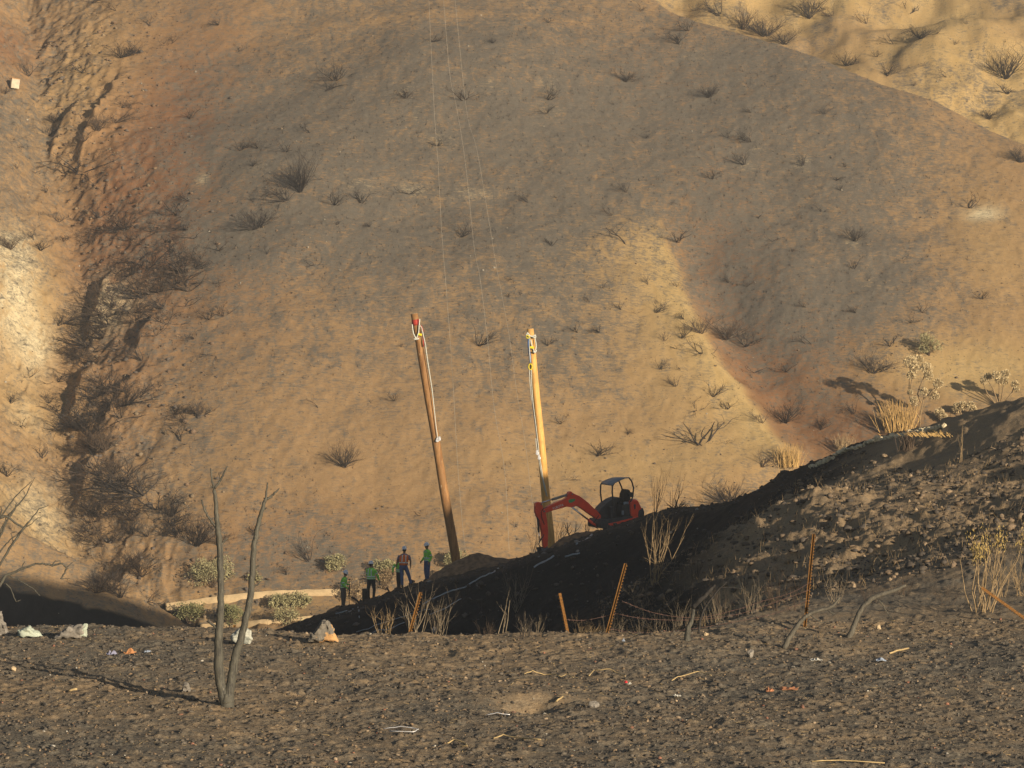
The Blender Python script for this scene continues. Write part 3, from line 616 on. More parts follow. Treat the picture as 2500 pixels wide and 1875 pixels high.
plumed([[(2350, 1022), (2342, 995)], [(2352, 1022), (2371, 995)]], [(2336, 996, 13), (2350, 990, 11), (2370, 992, 12), (2378, 1000, 8)], (2350, 1024), 'low twin seed heads on the skyline near the right edge', 23)
plumed([[(2440, 995), (2425, 950), (2410, 925)], [(2440, 995), (2440, 950), (2438, 920)], [(2442, 995), (2450, 940), (2455, 915)], [(2442, 995), (2470, 960), (2478, 938)], [(2438, 995), (2410, 960), (2400, 935)]],
       [(2402, 930, 9), (2412, 920, 10), (2432, 915, 10), (2440, 928, 11), (2455, 912, 12), (2452, 930, 10), (2478, 938, 10), (2482, 950, 7)],
       (2440, 998), 'white-tipped dry bush on the skyline at the right edge', 24)
def tuft(px, py, w, h, n, mat, label, fn, seed, lean=0.0, th=.018, cat='grass', name='grass_tuft', grp=None, curve=.2):
    r = random.Random(seed); p = fn(px, py); k = p.y / F; mb = MB()
    for i in range(n):
        a = Vector((r.gauss(0, .28) * w * k, r.gauss(0, .25) * w * k, -.05)); L = h * k * r.uniform(.45, 1.05)
        d = Vector((r.gauss(0, .16) + lean + a.x * .25, r.gauss(0, .15), 1)).normalized(); s = Vector((r.gauss(0, curve), r.gauss(0, curve), -.02)) * L * .5
        mb.tube([a, a + d * L * .5 + s * .2, a + d * L + s], [th, th * .8, th * .3], 3, cap=False)
    o = mb.build(name, mat); o.location = p; return tag(o, label, cat, grp)
tuft(2192, 1056, 56, 82, 260, M_blade, 'tall tuft of golden dry grass at the foot of the plumed plant', on_hill, 31, th=.028)
tuft(2215, 1100, 40, 60, 60, M_charb, 'thin brown stalks in front of the golden grass tuft', on_near, 32, th=.012)
tuft(1925, 1140, 44, 60, 180, M_blade, 'orange dry grass on the skyline left of the rock line', on_hill, 33, th=.022)
tuft(2060, 1100, 40, 44, 90, M_tanw, 'pale dry grass behind the skyline below the plant shadow', on_hill, 34, th=.022)
tuft(2300, 1062, 150, 16, 160, M_blade, 'flattened reddish dry stalks along the top of the right bank', on_near, 35, lean=-.9, th=.012)

# ------------------------------------------------------------------ rocks
def rock_mesh(seed, sx, sy, sz, rough=.22, sub=3, flat=1.0, pts=None):
    bm = bmesh.new(); bmesh.ops.create_icosphere(bm, subdivisions=sub, radius=1.0)
    r = np.random.RandomState(seed); pl = []
    for i in range(9):
        n = r.normal(size=3); n /= np.linalg.norm(n); pl.append((Vector(n), r.uniform(.55, .85)))
    for v in bm.verts:
        for n, d in pl:
            e = v.co.dot(n) - d
            if e > 0: v.co -= n * e * .93
        c = v.co; v.co += c.normalized() * (float(vnoise(np.float64(c.x * 3 + seed), np.float64(c.y * 3 + c.z * 2), 3)) * rough)
    for v in bm.verts: v.co = Vector((v.co.x * sx, v.co.y * sy, v.co.z * sz))
    me = bpy.data.meshes.new('rock'); bm.to_mesh(me); bm.free(); return me
M_rockg = simple('grey_rock', (.21, .19, .165), .9, var=.35, scale=9, bump=.8)
M_rockp = simple('pale_green_rock', (.40, .44, .36), .85, var=.16, scale=7, bump=.6)
M_rockt = simple('tan_rock', (.42, .32, .2), .9, var=.25, scale=6, bump=.6)
M_rockl = simple('pale_limestone', (.66, .55, .36), .9, var=.25, scale=6, bump=.6)
def patch_mat(name, base, pcol, scale, thr):
    m, nt, N, L, b = nodes(name); V = mapped(N, L); n1 = noise(N, L, V, scale, 3, .5); n2 = noise(N, L, V, scale * 6, 5, .7)
    c = mixn(N, L, rng(N, L, n2, .3, .7), tuple(x * .6 for x in base), base)
    c = mixn(N, L, rng(N, L, n1, thr, thr + .03), c, pcol); L.new(c, b.inputs['Base Color']); b.inputs['Roughness'].default_value = .9; b.inputs['Specular IOR Level'].default_value = .15
    bp = N.new('ShaderNodeBump'); bp.inputs['Strength'].default_value = .7; bp.inputs['Distance'].default_value = .03; L.new(n2, bp.inputs['Height']); L.new(bp.outputs[0], b.inputs['Normal'])
    return m
M_rocko = patch_mat('grey_rock_orange_patches', (.24, .215, .18), (.56, .33, .15), 4.5, .55)
M_rockw = patch_mat('white_rock', (.52, .52, .45), (.25, .26, .23), 3.4, .57)
def rock(px, py, w, h, mat, label, seed, D=None, sink=.12, rz=0, tilt=0, name='boulder', cat='rock', fn=on_near, grp=None, outline=None, deep=.7):
    p = fn(px, py) if D is None else Vector(ray(px, py, D)); k = p.y / F
    if outline:                      # an angular slab cut to the shape of the stone
        n = len(outline); cx = sum(o[0] for o in outline) / n; cy = sum(o[1] for o in outline) / n
        r = random.Random(seed); mb = MB(); dp = w * k * deep; lay = []
        for s, yy in ((.80, -.5), (1.0, -.22), (.97, .2), (.7, .5)):
            lay.append([Vector(((cx + (ox - cx) * s * r.uniform(.97, 1.03) - px) * k, yy * dp + r.uniform(-.03, .03), -(cy + (oy - cy) * s * r.uniform(.97, 1.03) - py) * k)) for ox, oy in outline])
        mb.loft(lay); me = mb.mesh(name); o = link(name, me, None, mat); o.location = p
        sb = o.modifiers.new('s', 'SUBSURF'); sb.levels = sb.render_levels = 3; sb.subdivision_type = 'SIMPLE'
        tx = bpy.data.textures.get('rocktex') or bpy.data.textures.new('rocktex', 'CLOUDS'); tx.noise_scale = .09
        dm = o.modifiers.new('d', 'DISPLACE'); dm.texture = tx; dm.strength = .10; dm.mid_level = .5
    else:
        o = link(name, rock_mesh(seed, w * k / 2, w * k * .4, h * k * .62), None, mat); o.location = p + Vector((0, 0, h * k * (.5 - sink)))
        o.rotation_euler = (0, tilt, rz)
    return tag(o, label, cat, grp)
rock(793, 1567, 72, 52, M_rocko, 'pointed grey boulder with orange patches on the edge of the charred field', 2, outline=[(756, 1566), (755, 1557), (766, 1546), (778, 1531), (786, 1518), (800, 1517), (806, 1524), (815, 1544), (826, 1567)])
rock(590, 1573, 52, 44, M_rockw, 'white boulder behind the right trunk of the forked tree', 4, outline=[(564, 1562), (566, 1551), (575, 1541), (588, 1534), (603, 1536), (613, 1547), (616, 1560), (610, 1574), (590, 1572)])
rock(178, 1560, 60, 32, M_rockg, 'dark flat boulder left of the pale broken block', 5, outline=[(135, 1558), (150, 1545), (170, 1532), (184, 1528), (205, 1530), (208, 1545), (196, 1560)])
rock(196, 1562, 32, 30, M_rockp, 'pale greenish broken block at left, leaning on a dark flat boulder', 6, outline=[(180, 1556), (182, 1543), (198, 1539), (203, 1530), (212, 1531), (211, 1560), (195, 1560)])
rock(73, 1557, 60, 20, M_rockp, 'low pale green slab lying at the far left edge of the field', 7, outline=[(44, 1554), (46, 1541), (58, 1538), (72, 1533), (84, 1542), (96, 1548), (104, 1556)])
rock(2, 1552, 36, 50, M_rockg, 'tall grey boulder cut by the left edge of the picture', 8, outline=[(-28, 1555), (-26, 1505), (-8, 1490), (5, 1493), (8, 1515), (16, 1530), (19, 1552)])
rock(455, 1690, 20, 26, M_rockg, 'small upright brown-grey stone left of the forked tree', 9, outline=[(445, 1690), (445, 1676), (450, 1668), (458, 1667), (463, 1676), (465, 1690)])
rock(1450, 1728, 28, 18, M_rockg, 'rounded blue-grey stone right of the small pit', 10)
rock(1832, 1605, 24, 20, M_rockg, 'grey cone-shaped stone on the field below the stumps', 11)
rock(34, 1643, 18, 12, M_rockt, 'rounded yellow-brown stone at the left of the field', 12)
rock(1724, 1553, 14, 10, M_rockt, 'small grey-brown stone right of the leaning stump', 13)
rock(2145, 1537, 14, 12, M_rockt, 'small pale stone right of the curved stump', 14)
# pale rock line along the right skyline
kk = 0
for t in np.linspace(0, 1, 34):
    px = 1985 + t * 320; py = np.interp(px, [1985, 2080, 2150, 2270, 2305], [1136, 1092, 1070, 1045, 1040]) + rnd.uniform(0, 5)
    rock(px, py + 4, rnd.uniform(13, 28), rnd.uniform(9, 17), M_rockl, 'pale rock in the line of rocks along the top of the right bank', 100 + kk, name='rock', sink=.3, grp='line of pale rocks along the bank top', rz=rnd.uniform(0, 3)); kk += 1
# concrete block on the far left slope
def block():
    p = on_hill(36, 216); mb = MB(); k = p.y / F
    t = thing('concrete_block', p, 'pale concrete block with rusty top edge on the slope at far upper left', 'block')
    R = Matrix.Rotation(.35, 3, 'Z') @ Matrix.Rotation(.12, 3, 'Y'); mb.box((0, 0, .45), (.42, .45, .50), R); b = mb.build('block', simple('concrete', (.62, .55, .42), .9, var=.12, scale=3, bump=.3), t, bevel=.03)
    m2 = MB(); m2.box(R @ Vector((0, 0, .5)) + Vector((0, 0, .47)), (.44, .47, .035), R); m2.build('rusty_cap', simple('rust_stain', (.55, .28, .1), .9, var=.3, scale=4), t, bevel=.01)
block()

# ------------------------------------------------------------------ forked dead tree and other dead wood
def bark_mat(name, c1, c2, c3, k=1.0):
    m, nt, N, L, b = nodes(name); V = mapped(N, L, (3 * k, 3 * k, .35 * k)); n1 = noise(N, L, V, 3.5, 6, .7, .3); n2 = noise(N, L, mapped(N, L, (k, k, k * .6)), 1.3, 4, .6); n3 = noise(N, L, mapped(N, L, (9 * k, 9 * k, 1.2 * k)), 2.2, 3, .6)
    c = mixn(N, L, rng(N, L, n1, .38, .62), c1, c2); c = mixn(N, L, rng(N, L, n2, .52, .6), c, tuple(v * .72 for v in c2)); c = mixn(N, L, rng(N, L, n3, .68, .72), c, c3)
    L.new(c, b.inputs['Base Color']); b.inputs['Roughness'].default_value = .7; b.inputs['Specular IOR Level'].default_value = .3
    bp = N.new('ShaderNodeBump'); bp.inputs['Strength'].default_value = .5; bp.inputs['Distance'].default_value = .02; L.new(n1, bp.inputs['Height']); L.new(bp.outputs[0], b.inputs['Normal']); return m
M_bark = bark_mat('scorched_bark', (.035, .033, .029), (.12, .112, .088), (.30, .28, .22), 4.0)
M_barkp = bark_mat('pale_bare_wood', (.07, .062, .05), (.15, .135, .105), (.30, .27, .2), 4.0)
M_black = simple('black_bark', (.03, .027, .025), .85, var=.5, scale=14, bump=.8)
def wob(pts, n=3, a=.008, r=rnd):
    out = []
    for p, q in zip(pts[:-1], pts[1:]):
        for i in range(n):
            v = p.lerp(q, i / n); L = (q - p).length
            out.append(v + (jit(r, a * 1.0) if (i or out) else Vector()))
    out.append(pts[-1]); return out
def pxtube(mb, base, D, pts, widths, n=8, dd=0.0, wb=.006):
    """tube through photo points at depth D, widths in photo pixels"""
    k = D / F; P3 = [ray(x, y, D + dd * i) - base for i, (x, y) in enumerate(pts)]
    Wd = list(np.interp(np.linspace(0, 1, len(pts)), np.linspace(0, 1, len(widths)), widths))
    fine = wob(P3, 4, wb); R_ = np.interp(np.linspace(0, len(pts) - 1, len(fine)), range(len(pts)), Wd) * k / 2
    mb.tube(fine, [float(v) * rnd.uniform(.975, 1.025) for v in R_], n)
def z6(x, y): return (470 + x / 2.675, 1130 + y / 2.675)
b = on_near(553, 1724); D0 = b.y
t = thing('dead_tree', b, 'bare forked dead tree with two scorched grey trunks standing on the charred field', 'tree')
mb = MB(); pxtube(mb, b, D0, [z6(218, 1610), z6(212, 1560), z6(200, 1510), z6(184, 1440), z6(172, 1340), z6(170, 1200), z6(175, 1080), z6(182, 960), z6(184, 860), z6(183, 740), z6(180, 620), z6(175, 500), z6(165, 420), z6(155, 320), z6(150, 240), z6(142, 175)],
              [26, 26, 26, 25, 25, 22, 20, 17, 16, 16, 16, 15, 13, 11, 9.5, 8], 12)
pxtube(mb, b, D0, [z6(228, 1625), z6(228, 1590), z6(226, 1550), z6(222, 1505)], [38, 34, 33, 26], 14)
for pts, w in [([(142, 175), (128, 120), (118, 35)], [6, 5, 3.4]), ([(145, 165), (175, 125), (205, 70), (226, 20)], [6.5, 6, 5, 3]), ([(155, 420), (125, 385), (95, 340), (72, 290), (58, 242)], [7, 6.5, 5.5, 5, 4]),
               ([(185, 540), (205, 515), (228, 492)], [6, 5, 3.5]), ([(160, 1085), (130, 1055), (98, 1030)], [8, 7, 5]), ([(190, 750), (202, 725), (208, 700)], [7, 6, 3]), ([(130, 165), (118, 145)], [3, 2]), ([(180, 110), (172, 60)], [2.4, 1.2])]:
    pxtube(mb, b, D0, [z6(*p) for p in pts], w, 7)
mb.build('trunk', M_bark, t)
mb = MB(); pxtube(mb, b, D0, [z6(235, 1605), z6(238, 1560), z6(238, 1510), z6(248, 1450), z6(262, 1370), z6(275, 1290), z6(290, 1220), z6(315, 1160), z6(338, 1060), z6(362, 960), z6(380, 860), z6(388, 760), z6(395, 640), z6(402, 540), z6(420, 440), z6(445, 340), z6(468, 265), z6(480, 230)],
              [26, 26, 25, 23, 22, 21, 20, 18, 17, 16.5, 16, 15, 14, 13, 12, 10.5, 9, 8], 12)
for pts, w in [([(478, 240), (482, 190), (490, 130)], [6, 5, 4]), ([(485, 240), (520, 210), (545, 190), (568, 164)], [7, 6, 5, 2.5]), ([(475, 240), (462, 228)], [3, 2]), ([(392, 700), (415, 685), (437, 670)], [6, 5, 3.4]),
               ([(385, 815), (415, 800), (428, 792), (445, 775)], [6, 5, 4, 3]), ([(470, 305), (482, 293)], [4, 3]), ([(412, 525), (425, 518)], [4, 3])]:
    pxtube(mb, b, D0, [z6(*p) for p in pts], w, 7)
mb.build('trunk', M_bark, t)
# dead tree whose branches reach in from the left edge
b = Vector((ray(-150, 1660, 44).x, 44, -6.0))
def z1(x, y): return (x / 3.6875, 1150 + y / 3.6875)
t = thing('dead_tree', b, 'dead tree beyond the left edge, its bare dark branches reaching into the picture', 'tree')
mb = MB(); S_ = (-330, 900)
pxtube(mb, b, 44, [(-150, 1670), (-145, 1600), (-130, 1520), (-110, 1450), (-95, 1395)], [34, 30, 26, 22, 18], 10); mb.build('trunk', M_bark, t)
mb = MB()
for pts, w in [([z1(-350, 900), z1(-180, 700), z1(-20, 880), z1(90, 690), z1(160, 590), z1(215, 510), z1(280, 430), z1(350, 345), z1(440, 305)], [16, 10, 6, 6, 6, 6, 3.5, 2.6, 1.4]),
               ([z1(-350, 900), z1(-150, 520), z1(0, 420), z1(60, 405), z1(130, 460), z1(215, 512)], [14, 9, 7, 6, 5, 4.5]),
               ([z1(-60, 700), z1(0, 590), z1(80, 420), z1(150, 320), z1(230, 225), z1(275, 130), z1(315, 58)], [6, 5, 4.5, 4, 3, 2, 1.2]),
               ([z1(-40, 470), z1(40, 370), z1(130, 240), z1(210, 155), z1(290, 85)], [4, 3.5, 3, 2.4, 1.4]),
               ([z1(215, 512), z1(275, 485), z1(330, 430), z1(390, 405)], [3, 2.2, 1.6, 1]), ([z1(120, 640), z1(100, 560), z1(150, 545)], [3, 2, 1.5]),
               ([z1(-60, 800), z1(20, 700), z1(90, 620), z1(190, 540)], [4, 3.6, 3, 2.5]), ([z1(70, 400), z1(140, 330), z1(145, 285)], [4, 3, 2.4]), ([z1(0, 420), z1(15, 360), z1(5, 320)], [4, 3, 2]),
               ([z1(-350, 1080), z1(-100, 1080), z1(0, 1030), z1(50, 940), z1(110, 920), z1(190, 882), z1(255, 860), z1(320, 835), z1(400, 835), z1(470, 850), z1(560, 830), z1(600, 870), z1(580, 920), z1(548, 972)], [16, 12, 9, 8, 7, 6.5, 6, 5.5, 5.5, 5.5, 5, 5, 4, 4]),
               ([z1(600, 866), z1(640, 835), z1(668, 808)], [3, 2.4, 1.4]), ([z1(548, 970), z1(590, 965), z1(630, 968)], [3, 2, 1]), ([z1(190, 885), z1(205, 850), z1(222, 815)], [4, 3, 1.6]), ([z1(470, 845), z1(500, 810), z1(550, 812)], [3.5, 2.5, 1.4]),
               ([z1(50, 1010), z1(95, 1055), z1(120, 1120), z1(145, 1180), z1(185, 1158)], [3, 2.6, 2.4, 2.2, 1.6]), ([z1(70, 940), z1(150, 970), z1(230, 1015), z1(300, 1060), z1(360, 1122)], [3, 3, 2.6, 2.4, 1.6]),
               ([z1(-20, 590), z1(40, 470), z1(60, 410)], [5, 4, 3])]:
    pxtube(mb, b, 44, pts, w, 6, wb=.006)
mb.build('branches', M_bark, t)
def z5(x, y): return (1400 + x / 3.403, 1200 + y / 3.403)
def z4(x, y): return (2000 + x / 4.148, 1200 + y / 4.148)
def stump(base, parts, label, mats=(M_bark,), name='dead_stump'):
    b = on_near(*base); t = thing(name, b, label, 'dead wood')
    for i, (mat, L) in enumerate(parts):
        mb = MB()
        for pts, w in L: pxtube(mb, b, b.y, pts, w, 9)
        mb.build('trunk' if i == 0 else 'branches', mat, t)
stump((1684, 1566), [(M_bark, [([z5(945, 1250), z5(945, 1190), z5(955, 1130), z5(980, 1080), z5(995, 1020), z5(998, 960)], [17, 15, 13, 11, 9, 7])]),
                     (M_black, [([z5(995, 970), z5(1030, 920), z5(1090, 870), z5(1140, 820), z5(1175, 775)], [10, 12, 12, 10, 5]), ([z5(1040, 1180), z5(1050, 1080), z5(1080, 980), z5(1140, 900), z5(1210, 810), z5(1275, 750)], [7, 6, 6, 5, 4.5, 2]),
                                ([z5(1205, 800), z5(1300, 798), z5(1395, 806)], [3, 2.2, 1.2]), ([z5(1100, 960), z5(1090, 900)], [3, 2])])], 'upright scorched stump with a black broken branch, behind the wires')
stump((1916, 1584), [(M_barkp, [([z5(1745, 1310), z5(1790, 1220), z5(1830, 1160), z5(1880, 1090), z5(1930, 1035), z5(2000, 1000), z5(2100, 975), z5(2160, 945), z5(2215, 880)], [15, 13, 12, 11, 10, 9, 8, 8, 4])]),
                     (M_bark, [([z5(1960, 1015), z5(2010, 1060), z5(2060, 1090), z5(2120, 1080)], [4, 3, 2, 1]), ([z5(2100, 975), z5(2130, 1000), z5(2180, 1020)], [4, 3, 2])])], 'pale leaning stump bent to the right in front of a rusty fence post')
stump((2074, 1558), [(M_barkp, [([z4(295, 1490), z4(330, 1420), z4(365, 1330), z4(400, 1240), z4(440, 1170), z4(520, 1090), z4(640, 1040), z4(760, 1000), z4(880, 950)], [16, 14, 13, 13, 12, 13, 12, 10, 6])]),
                     (M_bark, [([z4(530, 1085), z4(530, 1060)], [5, 3]), ([z4(600, 1100), z4(650, 1160), z4(690, 1230), z4(735, 1285)], [3, 2.4, 2, 1.4])])], 'smooth curved grey stump arching to the right')

# ------------------------------------------------------------------ dry leafless shrubs on the near ground
def dry(px, py, h, w, n, label, seed, mat=M_grey, D=None, lean=(0, 0), kink=.16, depth=2, rad=.010, grp=None, kids=(1, 3), foot=.1, name='dry_shrub', up=.15):
    b = on_near(px, py) if D is None else Vector((ray(px, py, D).x, D, float(near(ray(px, py, D).x, D))))
    k = b.y / F; H_ = h * k; mb = shrub_mb(seed, n, w / h * .75, H_ * .95, rad * .66, depth, kink, kids, lean, 5, up, foot)
    o = mb.build(name, mat); o.location = b; return tag(o, label, 'shrub', grp)
dry(1012, 1580, 112, 150, 11, 'grey leafless shrub around the leftmost leaning rusty post', 301, D=51.5, rad=.016, kink=.18)
dry(1262, 1495, 118, 120, 9, 'pale grey leafless shrub standing on the dark shaded slope below the mound', 302, rad=.018, kink=.16)
dry(1222, 1580, 98, 40, 3, 'thin two-pronged bare sapling on the field edge, centre', 303, D=51.3, rad=.017, kink=.15, depth=1)
dry(1598, 1425, 175, 100, 11, 'tall bright tan leafless shrub in front of the bank, below the digger', 304, mat=M_tanw, rad=.019, kink=.24, lean=(.05, 0))
dry(1560, 1500, 70, 90, 12, 'tangled leafless shrub just right of the tallest leaning post', 305, rad=.010)
dry(1640, 1565, 110, 130, 16, 'thicket of thin grey stems left of the upright stump', 306, D=53, rad=.010, kink=.1, kids=(1, 2))
dry(1765, 1560, 125, 120, 13, 'thicket of thin grey stems right of the upright stump', 307, D=54, rad=.010, kink=.14, kids=(1, 2))
dry(1420, 1574, 70, 190, 26, 'low tangle of dry stalks lying between two rusty posts', 308, D=51.5, rad=.008, lean=(1.3, 0), kink=.14, mat=M_tanw)
dry(1180, 1580, 48, 120, 14, 'low dry stalks on the field edge left of the thin sapling', 309, D=51.3, rad=.007, lean=(.9, 0), mat=M_charb)
dry(2130, 1530, 70, 150, 18, 'thin dry twigs behind the curved stump', 310, D=55, rad=.006, mat=M_charb)
dry(2490, 1470, 110, 120, 12, 'dry leafless shrub at the right edge', 311, D=56, rad=.012, mat=M_tanw, kink=.14)
dry(1940, 1520, 80, 90, 12, 'thin dry stems left of the rusty post by the leaning stump', 312, D=54, rad=.006, mat=M_charb, kink=.12)
dry(2310, 1500, 60, 130, 12, 'small thin brown stalks on the right field edge', 313, D=55, rad=.006, mat=M_charb)
dry(1600, 1262, 105, 60, 8, 'tall thin bare twigs on the skyline right behind the digger', 314, mat=M_charb, D=121, rad=.022, kink=.14, up=.25)
dry(1640, 1258, 90, 60, 6, 'bare twigs leaning right on the skyline behind the digger', 315, mat=M_charb, D=121, rad=.02, kink=.14, lean=(.5, 0))
dry(1650, 1240, 40, 150, 26, 'heap of cut dark brush on the skyline right of the digger', 316, mat=M_char, D=119, rad=.028, lean=(.9, 0), kink=.2, up=0)
dry(1396, 1330, 60, 30, 3, 'black crooked branch sticking up between arm and cab of the digger', 317, mat=M_black, D=125, rad=.05, kink=.3, depth=1)
dry(1432, 1318, 36, 40, 4, 'small black twig on the skyline left of the digger tracks', 318, mat=M_black, D=124.5, rad=.03, depth=1)
dry(1362, 1345, 70, 70, 7, 'thin curved twigs at the foot of the yellow pole', 319, mat=M_charb, D=125.5, rad=.02, kink=.3)
dry(1302, 1350, 80, 40, 5, 'thin dark twigs left of the digger arm', 320, mat=M_charb, D=126, rad=.016, kink=.2)
dry(2345, 1120, 90, 30, 3, 'two straight pale stalks on the sunlit bank at right', 321, mat=M_tanw, D=86, rad=.014, kink=.06, depth=1)
dry(1185, 1360, 34, 14, 2, 'short black twig right of the dirt mound', 322, mat=M_black, D=128, rad=.025, depth=0)
dry(1995, 1560, 28, 40, 4, 'small dry weed on the charred field below the leaning stump', 323, mat=M_tanw, rad=.006, depth=1)
FB = ['thin grey bush just right of the foot of the tall leaning post', 'thin grey bush under the slack wires, right of the tall leaning post', 'thin tan bush just right of the upright stump', 'thin grey bush midway between the upright and the leaning stump', 'brown twiggy bush just left of the upright fence post', 'thin grey bush higher on the bank behind the upright stump', 'brown twiggy bush high on the bank above the barbed wire', 'small tan bush between the tall leaning post and the upright stump', 'thin grey bush between the leaning and the curved stump', 'brown twiggy bush right of the curved stump', 'tall tan bush between the yellow-topped shrub and the right edge', 'low grey bush left of the thin leaning post', 'thin grey bush left of the two-pronged sapling', 'small tan bush left of the leftmost leaning post']
for i, (px, py, h, w, D, m_) in enumerate([(1500, 1572, 90, 60, 52, M_grey), (1590, 1570, 120, 70, 53, M_grey), (1720, 1566, 100, 90, 53, M_tanw), (1835, 1555, 110, 80, 54, M_grey), (1890, 1545, 90, 70, 54, M_charb), (1660, 1520, 90, 110, 60, M_grey), (1760, 1480, 80, 110, 64, M_charb),
        (1560, 1540, 70, 90, 56, M_tanw), (2040, 1530, 70, 110, 55, M_grey), (2200, 1500, 60, 110, 57, M_charb), (2440, 1480, 140, 80, 56, M_tanw), (1300, 1576, 60, 70, 51.5, M_grey), (1075, 1578, 90, 50, 51.5, M_grey), (940, 1574, 70, 60, 51.5, M_tanw)]):
    dry(px, py, h, w, 12, FB[i], 350 + i, mat=m_, D=D, rad=.009, kink=.15, kids=(1, 3), grp='bare bushes along the wire fence')
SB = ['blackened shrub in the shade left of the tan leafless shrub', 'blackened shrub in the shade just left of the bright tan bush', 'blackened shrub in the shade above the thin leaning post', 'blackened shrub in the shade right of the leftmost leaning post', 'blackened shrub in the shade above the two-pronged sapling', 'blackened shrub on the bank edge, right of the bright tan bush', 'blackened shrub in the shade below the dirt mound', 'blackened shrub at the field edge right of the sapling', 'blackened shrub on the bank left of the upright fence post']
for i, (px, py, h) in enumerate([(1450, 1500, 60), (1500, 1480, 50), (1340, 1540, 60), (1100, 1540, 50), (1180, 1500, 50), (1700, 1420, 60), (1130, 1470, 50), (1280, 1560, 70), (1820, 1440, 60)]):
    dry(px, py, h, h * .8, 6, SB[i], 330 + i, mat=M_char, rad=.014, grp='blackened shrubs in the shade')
# yellow-topped shrub at right
b = on_near(2396, 1494); t = thing('yellow_topped_shrub', b, 'tall many-stemmed shrub with yellow dry leaves on top, near the right edge', 'shrub'); r = random.Random(77)
mb = MB(); tips = []; k = b.y / F
for i in range(17):
    a = Vector((r.uniform(-22, 26) * k, r.uniform(-.3, .3), -.05)); q = Vector((a.x * 2.6 + r.gauss(12, 18) * k, a.y * 2, r.uniform(100, 215) * k))
    pts = [a, a.lerp(q, .33) + jit(r, .06), a.lerp(q, .66) + jit(r, .07), q]; mb.tube(wob(pts, 3, .012), [.012, .0115, .011, .010, .009, .008, .007, .006, .005, .004], 5, cap=False); tips.append((pts[2], q))
mb.build('stem', M_tanw, t); mb = MB(); m2 = MB()
for a, q in tips:
    if q.z < 150 * k: continue
    for i in range(70):
        p = a.lerp(q, r.uniform(.25, 1.12)) + jit(r, .09); u = (Vector((0, 0, 1)) + jit(r, .6)).normalized(); v = u.cross(jit(r, 1)).normalized(); L = .065 * r.uniform(.5, 1.3)
        mb.add([p, p + u * L * .5 + v * .009, p + u * L, p + u * L * .5 - v * .009], [(0, 1, 2, 3)])
mb.build('foliage', M_leafy, t)

# ------------------------------------------------------------------ rusty fence posts and wires
M_rust = simple('orange_rust', (.19, .088, .020), .75, var=.3, scale=30, bump=.3)
M_wire = simple('rusty_wire', (.13, .075, .06), .8, var=.3, scale=30)
def tpost(top, foot, D, label, w=.044):
    a = ray(*foot, D); c = ray(*top, D); g = float(near(a.x, a.y)); ax = (c - a).normalized()
    bse = a - ax * max(.15, (a.z - g) / max(ax.z, .3) + .15); t = thing('fence_post', bse, label, 'fence post')
    L = (c - bse).length; q = ax.to_track_quat('Z', 'Y').to_matrix(); mb = MB()
    mb.box(q @ Vector((0, 0, L / 2)), (w * .62, .004, L / 2), q); mb.box(q @ Vector((0, .022, L / 2)), (.004, .022, L / 2 - .005), q); mb.build('shaft', M_rust, t)
    m2 = MB(); n = int(L / .055)
    for i in range(n):
        m2.box(q @ Vector((0, -.014, L - .04 - i * .055)), (w * .22, .008, .008), q)
    m2.build('studs', M_rust, t)
    return lambda f: bse.lerp(c, f)
p1 = tpost((1030, 1446), (997, 1566), 51, 'leftmost leaning rusty orange fence post among grey twigs')
p2 = tpost((1364, 1448), (1389, 1571), 51, 'thin rusty orange fence post leaning left, second from the left')
p3 = tpost((1530, 1376), (1477, 1573), 50.5, 'tall rusty orange fence post leaning right, third from the left', .06)
p4 = tpost((1989, 1303), (1967, 1530), 51.5, 'upright rusty orange fence post behind the pale leaning stump', .055)
p5 = tpost((2394, 1436), (2512, 1520), 52, 'fallen rusty fence post slanting out at the right edge')
p6 = tpost((576, 1526), (566, 1562), 51.5, 'short rusty orange post showing behind the white boulder')
def wire(pts, D, rad, mat, label, name='barbed_wire', cat='wire', barbs=True, D1=None, grp=None):
    P3 = [ray(x, y, D if D1 is None else D + (D1 - D) * i / (len(pts) - 1)) for i, (x, y) in enumerate(pts)]
    sm = []
    for i in range(len(P3) - 1):
        a, b_, c, d = P3[max(i - 1, 0)], P3[i], P3[i + 1], P3[min(i + 2, len(P3) - 1)]
        for j in range(6):
            s = j / 6; sm.append(.5 * ((2 * b_) + (c - a) * s + (2 * a - 5 * b_ + 4 * c - d) * s * s + (3 * b_ - a - 3 * c + d) * s ** 3))
    sm.append(P3[-1]); o0 = sm[0].copy(); mb = MB(); mb.tube([q - o0 for q in sm], rad, 5)
    if barbs:
        for a, c in zip(sm[:-1], sm[1:]):
            n = max(1, int((c - a).length / .11))
            for i in range(n):
                q = a.lerp(c, i / n) - o0; e = jit(rnd, 1).normalized() * .022; mb.tube([q - e, q + e], .0035, 3)
    o = mb.build(name, mat); o.location = o0; return tag(o, label, cat, grp)
wire([(1520, 1468), (1600, 1497), (1702, 1508), (1803, 1487), (1860, 1468), (1930, 1448), (1981, 1420)], 51, .0042, M_wire, 'topmost strand of barbed wire sagging between two rusty posts')
wire([(1503, 1498), (1570, 1510), (1650, 1514), (1722, 1511), (1800, 1500), (1880, 1475), (1976, 1440)], 51, .0042, M_wire, 'middle strand of barbed wire between two rusty posts')
wire([(1490, 1535), (1540, 1543), (1620, 1543), (1720, 1531), (1820, 1513), (1900, 1495), (1972, 1466)], 51, .0042, M_wire, 'lowest strand of barbed wire between two rusty posts')
wire([(1376, 1512), (1430, 1514), (1503, 1498)], 51, .0042, M_wire, 'slack barbed wire between the thin post and the tall leaning post')
